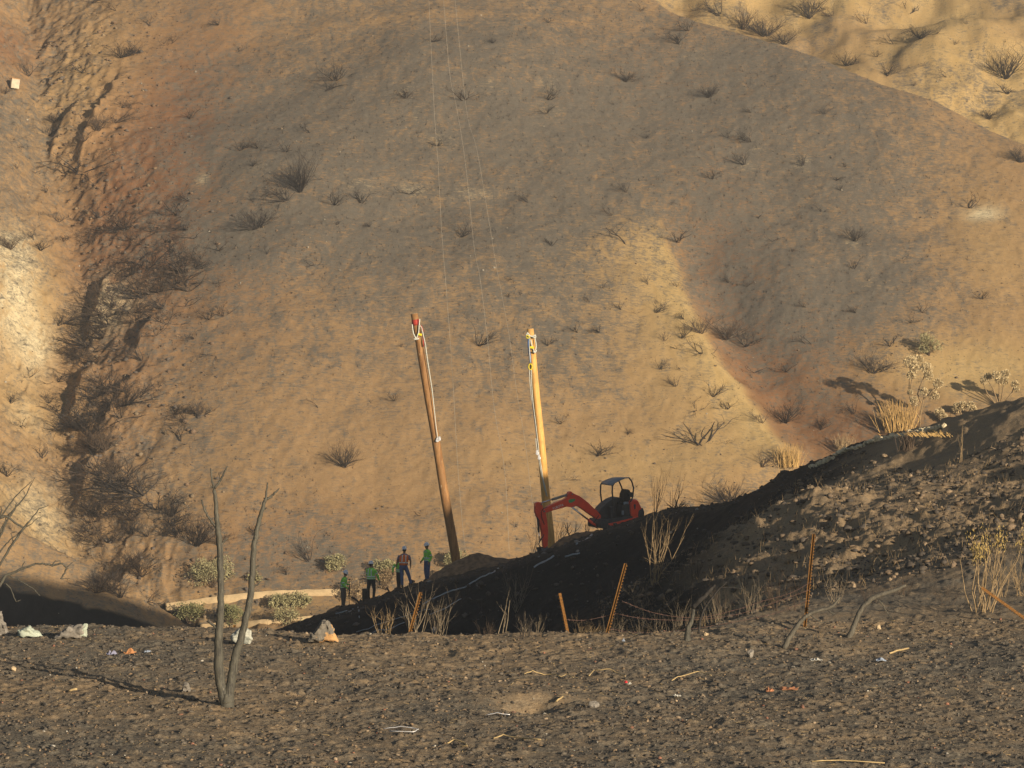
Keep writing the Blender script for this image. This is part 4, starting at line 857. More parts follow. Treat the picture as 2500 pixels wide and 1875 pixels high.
wire([(1386, 1555), (1330, 1548), (1270, 1555), (1200, 1560)], 51, .0042, M_wire, 'slack barbed wire running left from the thin post')
wire([(2010, 1530), (2100, 1512), (2200, 1508), (2320, 1500), (2440, 1502)], 54, .004, M_wire, 'barbed wire lying along the ground right of the stumps')

# ------------------------------------------------------------------ poles with their ropes
M_pole1 = bark_mat('brown_pole_wood', (.21, .10, .036), (.42, .22, .085), (.62, .48, .3))
M_pole2 = bark_mat('yellow_pole_wood', (.66, .33, .08), (.88, .50, .16), (.36, .18, .06))
M_end = simple('sawn_end', (.45, .33, .2), .8, var=.2, scale=20)
M_rope = simple('white_rope', (.62, .62, .55), .8, var=.2, scale=40); M_red = simple('red_strap', (.42, .05, .035), .7, var=.15, scale=10)
M_yel = simple('yellow_tag', (.80, .66, .03), .6, var=.1, scale=10); M_blue = simple('blue_rope', (.16, .25, .5), .7, var=.4, scale=40); M_steel = simple('pale_metal', (.7, .7, .72), .4, metal=.3, var=.1, scale=10)
def pole(top, foot, D, r0, r1, mat, label):
    a = ray(*foot, D); c = ray(*top, D); a2 = a + (a - c).normalized() * .5
    t = thing('utility_pole', a, label, 'pole'); mb = MB(); n = 30
    pts = [(a2 - a).lerp(c - a, i / n) + Vector((math.sin(i * .5) * .008, 0, 0)) for i in range(n + 1)]
    mb.tube(pts, [r1 + (r0 - r1) * i / n + rnd.uniform(-.003, .003) for i in range(n + 1)], 20, cap=True); mb.build('shaft', mat, t)
    ax = (c - a).normalized(); m = MB(); m.tube([c - a + ax * .001, c - a + ax * .012], r0 * .97, 20); m.build('sawn_top', M_end, t)
    return t, a
def zp(x, y): return (960 + x / 4.1475, 740 + y / 4.1475)
t, a = pole((1011, 766), (1116, 1384), 131, .158, .215, M_pole1, 'brown wooden utility pole leaning left, its lower end black in shade')
F1 = -.19
def rope(t, a, pts, D, rad, mat, name, dy=-.2):
    P3 = [ray(x, y, D + dy) - a for x, y in pts]; mb = MB(); mb.tube(wob(P3, 2, .006), rad, 6); return mb.build(name, mat, t)
mb = MB(); c = ray(*zp(228, 196), 131) - a; ax = (ray(1011, 766, 131) - ray(1116, 1384, 131)).normalized(); mb.tube([c - ax * .13, c - ax * .04, c + ax * .04, c + ax * .13], [.172, .176, .176, .172], 20); mb.build('strap', M_red, t)
rope(t, a, [zp(192, 215), zp(196, 270), zp(205, 310), zp(222, 345), zp(235, 372), zp(240, 350), zp(255, 300), zp(262, 240), zp(268, 160)], 131, .028, M_rope, 'rope', -.22)
rope(t, a, [zp(208, 362), zp(232, 368), zp(262, 358)], 131, .035, M_rope, 'rope', -.24)
rope(t, a, [zp(270, 225), zp(290, 250), zp(325, 420), zp(350, 600), zp(390, 850), zp(412, 1050), zp(435, 1270), zp(450, 1375)], 131, .022, M_rope, 'rope', -.24)
rope(t, a, [zp(282, 225), zp(296, 270), zp(303, 350), zp(308, 440)], 131, .028, M_red, 'red_rope', -.22)
mb = MB(); mb.box(ray(*zp(272, 318), 130.78) - a, (.085, .02, .05), Matrix.Rotation(.2, 3, 'Y')); mb.build('tag', M_yel, t, bevel=.008)
for x, y in ((446, 1392), (466, 1380)):
    mb = MB(); cc = ray(*zp(x, y), 130.76) - a
    mb.tube([cc + Vector((0, -.03, -.0)), cc + Vector((0, .03, 0))], .075, 12); mb.box(cc + Vector((0, 0, .04)), (.05, .035, .09), Matrix.Rotation(.3, 3, 'Y')); mb.build('pulley', M_steel, t, bevel=.006)
t, a = pole((1294, 803), (1346, 1350), 126.5, .150, .205, M_pole2, 'bright yellow-brown utility pole behind the arm of the digger')
rope(t, a, [zp(1375, 345), zp(1368, 400), zp(1375, 470), zp(1382, 540), zp(1388, 605)], 126.5, .045, M_blue, 'blue_rope', -.24)
rope(t, a, [zp(1382, 350), zp(1378, 470), zp(1386, 605)], 126.5, .016, M_rope, 'rope', -.3)
rope(t, a, [zp(1345, 330), zp(1362, 300), zp(1378, 330), zp(1405, 338), zp(1440, 325), zp(1442, 345), zp(1412, 350)], 126.5, .035, M_rope, 'rope', -.22)
rope(t, a, [zp(1345, 335), zp(1362, 325), zp(1385, 345), zp(1365, 358), zp(1345, 342)], 126.5, .025, M_yel, 'yellow_strap', -.28)
rope(t, a, [zp(1392, 372), zp(1405, 440), zp(1420, 470), zp(1436, 510), zp(1450, 440), zp(1440, 380), zp(1434, 350)], 126.5, .025, M_rope, 'rope', -.22)
rope(t, a, [zp(1418, 488), zp(1436, 502), zp(1448, 476)], 126.5, .045, M_rope, 'rope', -.25)
mb = MB(); mb.box(ray(*zp(1405, 449), 126.26) - a, (.09, .02, .05), Matrix.Rotation(.1, 3, 'Y')); mb.build('tag', M_yel, t, bevel=.008)
cc = ray(*zp(1389, 645), 126.24) - a; mb = MB(); mb.tube([cc + Vector((math.cos(q) * .075, 0, math.sin(q) * .13)) for q in np.linspace(0, 2 * math.pi, 15)], .024, 6); mb.build('hook', M_yel, t)
rope(t, a, [zp(1380, 675), zp(1382, 800), zp(1398, 950), zp(1420, 1100), zp(1445, 1300), zp(1470, 1520), (1314, 1110), (1322, 1160), (1334, 1210)], 126.5, .018, M_rope, 'rope', -.26)
rope(t, a, [zp(1398, 675), zp(1402, 820), zp(1415, 1000), zp(1440, 1200), zp(1468, 1440), (1316, 1108), (1326, 1170), (1336, 1212)], 126.5, .018, M_rope, 'rope', -.3)
rope(t, a, [zp(1443, 1370), zp(1450, 1450), zp(1458, 1510)], 126.5, .018, M_rope, 'rope', -.28)
for x, y in ((1459, 1523), (1478, 1570)):
    mb = MB(); cc = ray(*zp(x, y), 126.22) - a; mb.tube([cc + Vector((0, -.03, 0)), cc + Vector((0, .03, 0))], .07, 12); mb.box(cc + Vector((0, 0, .04)), (.045, .035, .1), Matrix.Rotation(-.2, 3, 'Y')); mb.build('pulley', M_steel, t, bevel=.006)
# three slack conductors that run up to the hilltop
M_cond = simple('dull_conductor', (.42, .36, .28), .6, var=.15, scale=4)
wire([(1138, 1352), (1130, 1290), (1117, 1130), (1105, 920), (1092, 740), (1078, 560), (1070, 410), (1062, 300), (1054, 150), (1048, 20), (1044, -60)], 195, .013, M_cond, 'leftmost of the three slack wires hanging down the hillside', 'overhead_wire', barbs=False, D1=250, grp='slack wires')
wire([(1243, 1345), (1232, 1150), (1207, 1000), (1190, 830), (1172, 680), (1157, 600), (1142, 450), (1128, 340), (1112, 250), (1098, 180), (1084, 15), (1078, -60)], 195, .013, M_cond, 'middle one of the three slack wires hanging down the hillside', 'overhead_wire', barbs=False, D1=250, grp='slack wires')
wire([(1312, 1290), (1298, 1215), (1282, 1080), (1262, 960), (1243, 820), (1225, 720), (1210, 640), (1192, 530), (1165, 370), (1145, 300), (1133, 220), (1112, 10), (1106, -60)], 195, .012, M_cond, 'rightmost and faintest of the three slack wires hanging down the hillside', 'overhead_wire', barbs=False, D1=250, grp='slack wires')

# ------------------------------------------------------------------ dirt mound, pipes, stubs on the ledge
M_dirt = simple('dug_earth', (.20, .125, .07), .95, var=.35, scale=5, bump=.8)
def mound(px, py, D, w, h, label, seed, skew=0.0):
    c = ray(px, py, D); zb = float(near(c.x, c.y)); n, m = 60, 16; mb = MB(); k = D / F; R_ = w * k / 2; H_ = h * k; vs = []; fs = []
    for j in range(m + 1):
        s = j / m
        for i in range(n):
            a_ = 2 * math.pi * i / n; x = math.cos(a_) * R_ * s + skew * R_ * (1 - s); y = math.sin(a_) * R_ * .6 * s
            z = H_ * max(0, (1 - s ** 1.25)) + float(fbm(np.float64(c.x + x), np.float64(y), 2.5, 3, seed)) * .14 * (1 - s * .3)
            zz = float(near(c.x + x, c.y + y)) - zb
            vs.append((x, y, max(z, -.1) + zz * s - (.08 if j == m else 0)))
    for j in range(m):
        for i in range(n): fs.append((j * n + i, j * n + (i + 1) % n, (j + 1) * n + (i + 1) % n, (j + 1) * n + i)[::-1])
    mb.add(vs, fs, True); o = mb.build('dirt_mound', M_dirt); o.location = (c.x, c.y, zb); return tag(o, label, 'dirt heap')
mound(1152, 1400, 128.3, 250, 44, 'large mound of dug brown earth at the foot of the brown pole', 5, .1)
mound(1400, 1330, 123.2, 150, 22, 'low heap of dug earth between the bucket and the tracks of the digger', 6, .2)
mound(826, 1474, 136.5, 60, 10, 'small crumbly earth heap left of the leftmost worker', 7)
M_pvc = simple('white_plastic_pipe', (.30, .34, .38), .45, var=.12, scale=3)
def pipe(pts, label, rad=.03, dz=.03):
    P3 = [on_near(x, y, 90) for x, y in pts]; P3 = [p + Vector((0, 0, dz)) for p in P3]; fine = []
    for a_, b_ in zip(P3[:-1], P3[1:]):
        for i in range(6):
            q = a_.lerp(b_, i / 6); q.z = float(near(q.x, q.y)) + dz; fine.append(q)
    fine.append(P3[-1]); o0 = fine[0].copy(); mb = MB(); mb.tube([q - o0 for q in fine], rad, 6); o = mb.build('pipe', M_pvc); o.location = o0; tag(o, label, 'pipe')
pipe([(1032, 1478), (1065, 1460), (1101, 1445), (1135, 1436), (1166, 1417), (1200, 1402), (1232, 1384)], 'longest pale pipe running up the dark slope below the dirt mound')
pipe([(1304, 1388), (1326, 1375), (1352, 1360)], 'short pale pipe on the dark slope below the bucket', .04)
pipe([(1380, 1361), (1415, 1355)], 'short pale pipe lying right of the bucket', .035)
pipe([(886, 1556), (935, 1540), (988, 1523)], 'lower pale pipe on the dark slope near the leftmost leaning post', .02)
pipe([(1048, 1504), (1090, 1487), (1126, 1464)], 'pale pipe on the dark slope right of the leftmost leaning post', .02)
pipe([(820, 1500), (846, 1493), (862, 1489)], 'pale scrap of pipe below the leftmost worker', .03)
pipe([(874, 1484), (877, 1510)], 'short pale pipe pointing down the slope below the first worker', .025)
pipe([(1408, 1330), (1445, 1308)], 'pair of pale slats lying left of the digger tracks', .05)
pipe([(870, 1545), (960, 1515), (1050, 1490)], 'faint thin pale line across the lower dark slope', .014)
def postx(px, top, foot, w, D, label, name='burnt_post', mat=M_black, lean=0):
    a_ = ray(px, foot, D); g = float(near(a_.x, a_.y)); h = (foot - top) * D / F; mb = MB(); k = D / F
    mb.tube([(0, 0, -.15), (lean * .3, 0, h * .3), (lean * .7, 0, h * .7), (lean, 0, h)], [w * k / 2 * q for q in (1, .97, 1.0, .96)], 12); o = mb.build(name, mat); o.location = (a_.x, a_.y, g)
    tag(o, label, 'post'); return o
postx(891, 1434, 1466, 14, 134.5, 'thick black burnt post standing between the two leftmost workers')
postx(1210, 1356, 1372, 8, 128, 'short dark stub on the skyline right of the dirt mound')
postx(1187, 1346, 1366, 3, 128, 'thin dark stake right of the dirt mound', name='stake', lean=-.1)
postx(952, 1428, 1442, 4, 133, 'short dark leaning stick left of the worker in the orange vest', name='stake', lean=-.15)
postx(879, 1452, 1466, 5, 134.6, 'short burnt stick leaning against the thick black post', name='stake', lean=-.4)

# ------------------------------------------------------------------ litter on the charred field
def litter(pts, rad, mat, label, name, cat, lift=.02):
    P3 = [on_near(x, y, 25, 60) for x, y in pts]; o0 = P3[0].copy(); mb = MB()
    mb.tube(wob([p - o0 + Vector((0, 0, lift + .03 * math.sin(i * 1.7) ** 2)) for i, p in enumerate(P3)], 3, .006), rad, 6); o = mb.build(name, mat); o.location = o0; tag(o, label, cat)
M_stk = simple('yellow_dry_stalk', (.46, .34, .17), .8, var=.2, scale=12)
litter([(1280, 1650), (1300, 1647), (1330, 1650), (1352, 1653), (1370, 1656), (1385, 1652), (1400, 1660)], .008, M_stk, 'pale curved stalk lying on the field, left one of three', 'stalk', 'twig')
litter([(1438, 1658), (1450, 1648), (1468, 1643), (1490, 1647), (1510, 1653), (1527, 1662)], .008, M_stk, 'arched pale stalk leading to a red and white scrap', 'stalk', 'twig', .05)
litter([(1640, 1671), (1655, 1665), (1680, 1655), (1705, 1651), (1722, 1653), (1736, 1660)], .008, M_stk, 'arched pale stalk on the field, right one of three', 'stalk', 'twig', .05)
litter([(2172, 1598), (2195, 1594), (2218, 1586)], .016, M_stk, 'short yellow stalk on the field at right', 'stalk', 'twig')
litter([(1205, 1806), (1230, 1803), (1260, 1806), (1320, 1815)], .010, M_stk, 'thin yellow stalk near the bottom centre', 'stalk', 'twig')
litter([(1092, 1822), (1110, 1819), (1135, 1822), (1140, 1832), (1125, 1833)], .010, M_stk, 'looped yellow stalk near the bottom left of centre', 'stalk', 'twig', .04)
litter([(1982, 1864), (2050, 1866), (2160, 1869)], .008, M_stk, 'long straight yellow stalk at the bottom right', 'stalk', 'twig')
litter([(935, 1789), (980, 1788), (1018, 1789), (1022, 1794), (1010, 1798), (950, 1798)], .006, M_steel, 'bent loop of thin bare metal wire at the bottom left of centre', 'wire_loop', 'wire', .05)
litter([(1358, 1722), (1374, 1713)], .014, M_stk, 'short tan stick right of the small pit', 'stick', 'twig', .04)
litter([(168, 1691), (188, 1690)], .018, M_stk, 'short orange-brown stick on the field at left', 'stick', 'twig')
litter([(1185, 1751), (1215, 1750), (1245, 1749)], .006, M_steel, 'short straight bare wire on the field, centre', 'wire_piece', 'wire')
def scrap(px, py, w, h, mat, label, name, seed, cat='litter'):
    p = on_near(px, py, 25, 60); k = p.y / F * .8; r = random.Random(seed); mb = MB(); n = 7; m = 5; vs = []; fs = []
    for j in range(m):
        for i in range(n):
            vs.append(((i / (n - 1) - .5) * w * k * (1 - .25 * abs(j - 2) / 2) + r.uniform(-.01, .01), (j / (m - 1) - .5) * w * k * .8, max(0.01, h * k * (math.sin(math.pi * i / (n - 1)) * math.sin(math.pi * j / (m - 1))) * r.choice((.15, .4, .9)) + r.uniform(0, .03))))
    for j in range(m - 1):
        for i in range(n - 1): fs.append((j * n + i, j * n + i + 1, (j + 1) * n + i + 1, (j + 1) * n + i))
    mb.add(vs, fs, False); o = mb.build(name, mat); o.location = p + Vector((0, 0, .005)); so = o.modifiers.new('s', 'SOLIDIFY'); so.thickness = .006; tag(o, label, cat)
M_or = simple('orange_scrap', (.48, .22, .09), .8, var=.2, scale=14); M_lil = simple('lilac_glass', (.26, .26, .36), .4, var=.3, scale=14, spec=.6); M_cl = simple('white_cloth', (.50, .48, .42), .9, var=.1, scale=14)
M_bc = simple('bluish_plastic', (.36, .42, .52), .5, var=.2, scale=12); M_rd = simple('red_petal', (.6, .04, .05), .7, var=.2, scale=14); M_leaf = simple('brown_leather', (.36, .16, .08), .8, var=.3, scale=14)
scrap(318, 1597, 38, 16, M_or, 'torn orange scrap lying on the field at left', 'scrap', 1)
scrap(272, 1600, 34, 14, M_lil, 'lilac translucent scrap left of the orange scrap', 'scrap', 2)
scrap(360, 1594, 20, 5, M_bc, 'small pale blue-white scrap right of the orange scrap', 'scrap', 3)
scrap(1991, 1614, 40, 9, M_cl, 'crumpled white cloth on the field at right', 'cloth_scrap', 4)
scrap(2151, 1616, 34, 9, M_bc, 'bluish plastic scrap on the field at right', 'scrap', 5)
scrap(1528, 1670, 10, 9, M_rd, 'small red scrap at the end of the arched stalk', 'scrap', 6)
scrap(1537, 1672, 12, 7, M_cl, 'small cream scrap beside the red scrap', 'scrap', 7)
scrap(1879, 1690, 26, 22, M_leaf, 'curled brown leathery scrap standing up on the field at right', 'scrap', 8)
scrap(1925, 1684, 60, 4, M_leaf, 'flat reddish-brown bark strip right of the curled scrap', 'scrap', 9)
scrap(1522, 1568, 10, 9, M_bc, 'small light blue scrap beside the tall leaning post', 'scrap', 10)
scrap(1652, 1703, 24, 6, M_cl, 'pale flat scrap on the field, right of centre', 'scrap', 11)

# ------------------------------------------------------------------ loose stones (beyond counting)
def stones(name, n, gen, smin, smax, cols, seed, label, power=3.0):
    r = np.random.RandomState(seed)
    bm = bmesh.new(); bmesh.ops.create_icosphere(bm, subdivisions=1, radius=1.0); V0 = np.array([v.co[:] for v in bm.verts]); F0 = np.array([[v.index for v in f.verts] for f in bm.faces]); bm.free()
    X, Y = gen(r, n); Z = near(X, Y); S_ = smin + (smax - smin) * r.rand(n) ** power
    nv = len(V0); V = np.zeros((n, nv, 3)); ax = r.uniform(.55, 1.3, (n, 1, 3)); ax[:, :, 2] *= .75
    v = V0[None] * ax * (1 + r.uniform(-.42, .42, (n, nv, 1))); a_ = r.rand(n) * 6.28; ca, sa = np.cos(a_)[:, None], np.sin(a_)[:, None]
    V[:, :, 0] = (v[:, :, 0] * ca - v[:, :, 1] * sa) * S_[:, None] + X[:, None]; V[:, :, 1] = (v[:, :, 0] * sa + v[:, :, 1] * ca) * S_[:, None] + Y[:, None]; V[:, :, 2] = v[:, :, 2] * S_[:, None] + (Z + S_ * .25)[:, None]
    me = bpy.data.meshes.new(name); me.vertices.add(n * nv); me.vertices.foreach_set('co', V.astype(np.float32).ravel())
    Fi = (F0[None] + (np.arange(n) * nv)[:, None, None]).reshape(-1, 3).astype(np.int32); me.loops.add(Fi.size); me.loops.foreach_set('vertex_index', Fi.ravel()); me.polygons.add(len(Fi)); me.polygons.foreach_set('loop_start', (np.arange(len(Fi)) * 3).astype(np.int32)); me.update(calc_edges=True)
    ci = r.choice(len(cols), n, p=[c[0] for c in cols]); cc = np.array([c[1] for c in cols])[ci] * r.uniform(.7, 1.3, (n, 1)); cc = np.repeat(np.hstack([cc, np.ones((n, 1))]), nv, 0)
    at = me.color_attributes.new('tint', 'FLOAT_COLOR', 'POINT'); at.data.foreach_set('color', cc.astype(np.float32).ravel())
    m, nt, N, L, b = nodes(name + '_mat'); a2 = N.new('ShaderNodeAttribute'); a2.attribute_name = 'tint'; n2 = noise(N, L, mapped(N, L), 30, 3, .6)
    L.new(mixn(N, L, rng(N, L, n2, .3, .7), a2.outputs['Color'], (.10, .085, .07)), b.inputs['Base Color']); b.inputs['Roughness'].default_value = .9; b.inputs['Specular IOR Level'].default_value = .2
    [l for l in nt.links if l.to_socket == b.inputs['Base Color']]
    nz = n2; o = link(name, me, None, m); tag(o, label, 'gravel', kind='stuff'); return o
def gen_f(r, n):
    y = 28 + 24.5 * r.rand(n) ** .9; u = r.uniform(-.2, .2, n); return u * y, y
def gen_b(r, n):
    y = r.uniform(60, 100, n); u = r.uniform(.03, .2, n); k = (y < 64 + 400 * np.maximum(.2 - u, 0)) ; return u * y, np.where(k, y, r.uniform(60, 88, n))
def gen_d(r, n):
    y = r.uniform(100, 136, n); u = r.uniform(-.11, .12, n); return u * y, y
CF = [(.52, (.07, .062, .053)), (.25, (.14, .12, .095)), (.18, (.27, .18, .10)), (.034, (.42, .31, .2)), (.006, (.55, .52, .45)), (.01, (.36, .15, .09))]
stones('gravel', 60000, gen_f, .005, .036, CF, 3, 'charred crumbs and small stones covering the near field', 6.0)
stones('clods', 14000, gen_b, .015, .11, [(.5, (.08, .066, .055)), (.3, (.24, .165, .1)), (.2, (.42, .30, .18))], 4, 'broken clods of earth on the cut bank', 6.0)
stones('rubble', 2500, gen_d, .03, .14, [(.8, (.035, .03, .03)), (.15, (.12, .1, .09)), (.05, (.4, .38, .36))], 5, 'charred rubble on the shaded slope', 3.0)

def sticks(name, n, gen, lo, hi, wid, fn, mat, seed, label, upright=False, per=3):
    """small straws or stubble, far beyond counting, each a thin three-sided sliver"""
    r = np.random.RandomState(seed); X, Y = gen(r, n); n = len(X); X = np.repeat(X, per) + r.normal(0, .04, n * per); Y = np.repeat(Y, per) + r.normal(0, .04, n * per); n = n * per
    Z = fn(X, Y); L_ = lo + (hi - lo) * r.rand(n) ** 2.2; a = r.rand(n) * 6.283
    if upright: d = np.stack([r.normal(0, .45, n), r.normal(0, .35, n), np.ones(n)], -1)
    else: d = np.stack([np.cos(a), np.sin(a) , r.uniform(0, .25, n)], -1)
    d /= np.linalg.norm(d, axis=1)[:, None]; p0 = np.stack([X, Y, Z + .004], -1); s = np.stack([-np.sin(a), np.cos(a), np.zeros(n)], -1) if not upright else np.stack([np.cos(a), np.sin(a), np.zeros(n)], -1)
    if not upright: s = np.cross(d, [0, 0, 1.0]); s /= np.linalg.norm(s, axis=1)[:, None]
    w = (wid * r.uniform(.6, 1.4, n))[:, None]; t = np.cross(d, s)
    V = np.stack([p0 - s * w, p0 + s * w, p0 + t * w * 1.6, p0 + d * L_[:, None]], 1)
    Fi = (np.array([[0, 1, 3], [1, 2, 3], [2, 0, 3], [0, 2, 1]])[None] + (np.arange(n) * 4)[:, None, None]).reshape(-1, 3).astype(np.int32)
    me = bpy.data.meshes.new(name); me.vertices.add(n * 4); me.vertices.foreach_set('co', V.astype(np.float32).ravel()); me.loops.add(Fi.size); me.loops.foreach_set('vertex_index', Fi.ravel())
    me.polygons.add(len(Fi)); me.polygons.foreach_set('loop_start', (np.arange(len(Fi)) * 3).astype(np.int32)); me.update(calc_edges=True); o = link(name, me, None, mat); return tag(o, label, 'ground litter', kind='stuff')
def gen_h(r, n):
    y = r.uniform(FOOT - 10, 330, n); u = r.uniform(-.19, .19, n); x = u * y; k = (A_ash(x, y) * .9 + A_red(x, y) * .5 + .12 + 1.2 * fbm(x, y, .15, 3, 80)) > r.rand(n) * 1.1; return x[k], y[k]
def gen_g(r, n):
    xl = np.abs(r.normal(1, 6, n)) + .5; y = r.uniform(FOOT - 8, 318, n); x = np.interp(y, YL[_o], XL[_o]) + xl; return x, y
def gen_hh(r, n):
    y = r.uniform(FOOT - 8, 335, n); return r.uniform(-.19, .19, n) * y, y
sticks('burnt_stubble', 11000, gen_h, .12, .55, .012, hill, M_char, 6, 'short charred stubble scattered over the burnt hillside', True, 3)
sticks('straw', 2600, gen_f, .03, .22, .0035, near, M_stk, 7, 'short bits of pale straw on the charred field', False, 1)
sticks('charred_bits', 5000, gen_f, .03, .20, .006, near, M_char, 8, 'short charred twig fragments on the field', False, 1)
sticks('dead_stalks', 1800, gen_b, .10, .45, .006, near, M_tanw, 9, 'short dry stalks on the cut bank', True, 2)
_near = near; near = hill
stones('scree', 3500, gen_g, .03, .26, [(.35, (.16, .13, .11)), (.5, (.27, .17, .10)), (.15, (.40, .29, .17))], 10, 'broken rock in the left gully', 5.0)
stones('hillside_stones', 4500, gen_hh, .02, .13, [(.6, (.2, .15, .1)), (.25, (.38, .28, .17)), (.15, (.6, .55, .45))], 11, 'small stones scattered over the hillside', 5.0)
near = _near

# ------------------------------------------------------------------ small red excavator
M_rd1 = simple('orange_red_paint', (.85, .075, .03), .38, var=.10, scale=3, spec=.5); M_blk = simple('black_rubber', (.016, .016, .018), .7, var=.3, scale=8)
M_dk = simple('dark_grey_paint', (.05, .052, .056), .55, var=.25, scale=5); M_gr = simple('blue_grey_canopy', (.20, .24, .29), .5, var=.1, scale=4); M_chr = simple('chrome_rod', (.75, .77, .8), .18, metal=.9, var=.04, scale=3)
M_gry = simple('grey_cylinder', (.24, .23, .22), .5, var=.15, scale=6); M_bkt = simple('worn_bucket_steel', (.10, .11, .13), .5, metal=.4, var=.3, scale=6); M_wh = simple('white_lettering', (.8, .8, .78), .6, var=.02); M_grn = simple('green_sticker', (.08, .38, .14), .5, var=.1)
EX_D = 124.0; KX = F / EX_D
ex0 = ray(1500, 1290, EX_D); ex0z = ex0.z
th = math.radians(205)
ex = thing('mini_excavator', ex0, 'small orange-red excavator with a grey open canopy, parked on the dark ledge', 'excavator', None, th)
def Q(px, py, Y=0.0): return ((1500 - px + KX * .423 * Y) / (KX * .906), (1290 - py) / KX)
def Z4(x, y, Y=0.0): return Q(1250 + x / 5.53, 1130 + y / 5.53, Y)
def V3(x, y, Y): q = Z4(x, y, Y); return Vector((q[0], Y, q[1]))
# tracks
for Y in (-.5, .5):
    Pn = [Q(px, py, Y) for px, py in [(1462, 1302), (1455, 1309), (1455, 1319), (1463, 1325), (1548, 1306), (1556, 1299), (1556, 1289), (1548, 1284)]]
    mb = MB(); mb.prism(Pn, Y - .14, Y + .14); tr = mb.build('track', M_blk, ex, bevel=.03)
    c0 = Vector(((Pn[0][0] + Pn[2][0]) / 2, 0, 0)); lug = MB()
    for a_, b_ in ((0, 7), (3, 4)):
        for i in range(17):
            f = i / 16; x = Pn[a_][0] + (Pn[b_][0] - Pn[a_][0]) * f; z = Pn[a_][1] + (Pn[b_][1] - Pn[a_][1]) * f; lug.box((x, Y, z), (.022, .145, .02))
    lug.build('lug', M_blk, tr)
mb = MB(); mb.prism([Q(px, py) for px, py in [(1478, 1304), (1480, 1290), (1538, 1276), (1542, 1290)]], -.34, .34); mb.build('undercarriage', M_dk, ex)
mb = MB(); mb.prism([Q(px, py) for px, py in [(1450, 1328), (1446, 1316), (1448, 1304), (1453, 1303), (1453, 1328)]], -.66, .66); mb.build('blade', M_rd1, ex, bevel=.01)
# platform, floor, fairings
mb = MB(); mb.prism([Z4(x, y, .6) for x, y in [(1180, 800), (1190, 860), (1250, 870), (1330, 862), (1700, 765), (1690, 700), (1350, 740), (1210, 745)]], -.62, .62); mb.build('platform', M_dk, ex, bevel=.02)
mb = MB(); mb.prism([Z4(x, y, .64) for x, y in [(1290, 800), (1300, 862), (1340, 865), (1700, 775), (1700, 715), (1640, 730), (1400, 780)]], .62, .66); mb.build('side_skirt', M_rd1, ex, bevel=.01)
mb = MB(); mb.prism([Z4(x, y, .6) for x, y in [(1590, 545), (1615, 500), (1660, 480), (1700, 505), (1740, 590), (1765, 650), (1770, 700), (1715, 760), (1650, 768), (1600, 700), (1590, 620)]], -.62, .64); cw = mb.build('engine_cover', M_rd1, ex, bevel=.05)
mb = MB(); mb.prism([Z4(x, y, .65) for x, y in [(1640, 560), (1655, 545), (1668, 560), (1665, 610), (1648, 620)]], .642, .65); mb.build('vent', M_dk, cw)
mb = MB(); mb.prism([Z4(x, y, .6) for x, y in [(1700, 640), (1760, 600), (1782, 660), (1778, 720), (1730, 760), (1690, 730)]], -.66, .67); mb.build('counterweight', M_dk, ex, bevel=.04)
mb = MB(); mb.prism([Z4(x, y, 0) for x, y in [(1170, 660), (1210, 600), (1270, 540), (1350, 490), (1420, 465), (1480, 470), (1520, 520), (1560, 560), (1590, 620), (1600, 720), (1300, 770), (1200, 760)]], -.6, .02); mb.build('far_side_panel', M_dk, ex, bevel=.03)
mb = MB(); mb.prism([Z4(x, y, .3) for x, y in [(1440, 640), (1450, 560), (1500, 540), (1590, 560), (1600, 720), (1460, 740)]], .02, .56); mb.build('seat_base', M_dk, ex, bevel=.03)
mb = MB(); mb.prism([Z4(x, y, .15) for x, y in [(1482, 520), (1490, 420), (1515, 365), (1545, 352), (1570, 370), (1580, 440), (1570, 520)]], -.16, .36); mb.build('seat_back', M_blk, ex, bevel=.05)
mb = MB(); mb.prism([Z4(x, y, .15) for x, y in [(1430, 560), (1440, 530), (1560, 505), (1575, 540), (1560, 565)]], -.16, .38); mb.build('seat_cushion', M_blk, ex, bevel=.04)
mb = MB(); mb.prism([Z4(x, y, .1) for x, y in [(1300, 740), (1310, 590), (1340, 580), (1365, 600), (1370, 730)]], -.25, .35); mb.build('control_console', M_dk, ex, bevel=.02)
for Y, x in ((-.1, 1330), (.3, 1345)):
    mb = MB(); mb.tube([V3(x, 590, Y), V3(x + 6, 540, Y), V3(x + 14, 500, Y)], [.012, .012, .022], 8); mb.build('lever', M_blk, ex)
mb = MB(); mb.tube([V3(1500, 560, .5), V3(1470, 545, .5), V3(1440, 510, .5)], [.03, .03, .025], 8); mb.build('armrest', M_blk, ex)
mb = MB(); mb.box(V3(1535, 545, .5), (.11, .05, .09)); mb.build('side_box', M_gr, ex, bevel=.02)
mb = MB(); mb.box(V3(1490, 660, .58), (.05, .02, .09)); mb.build('side_box', M_gr, ex, bevel=.01)
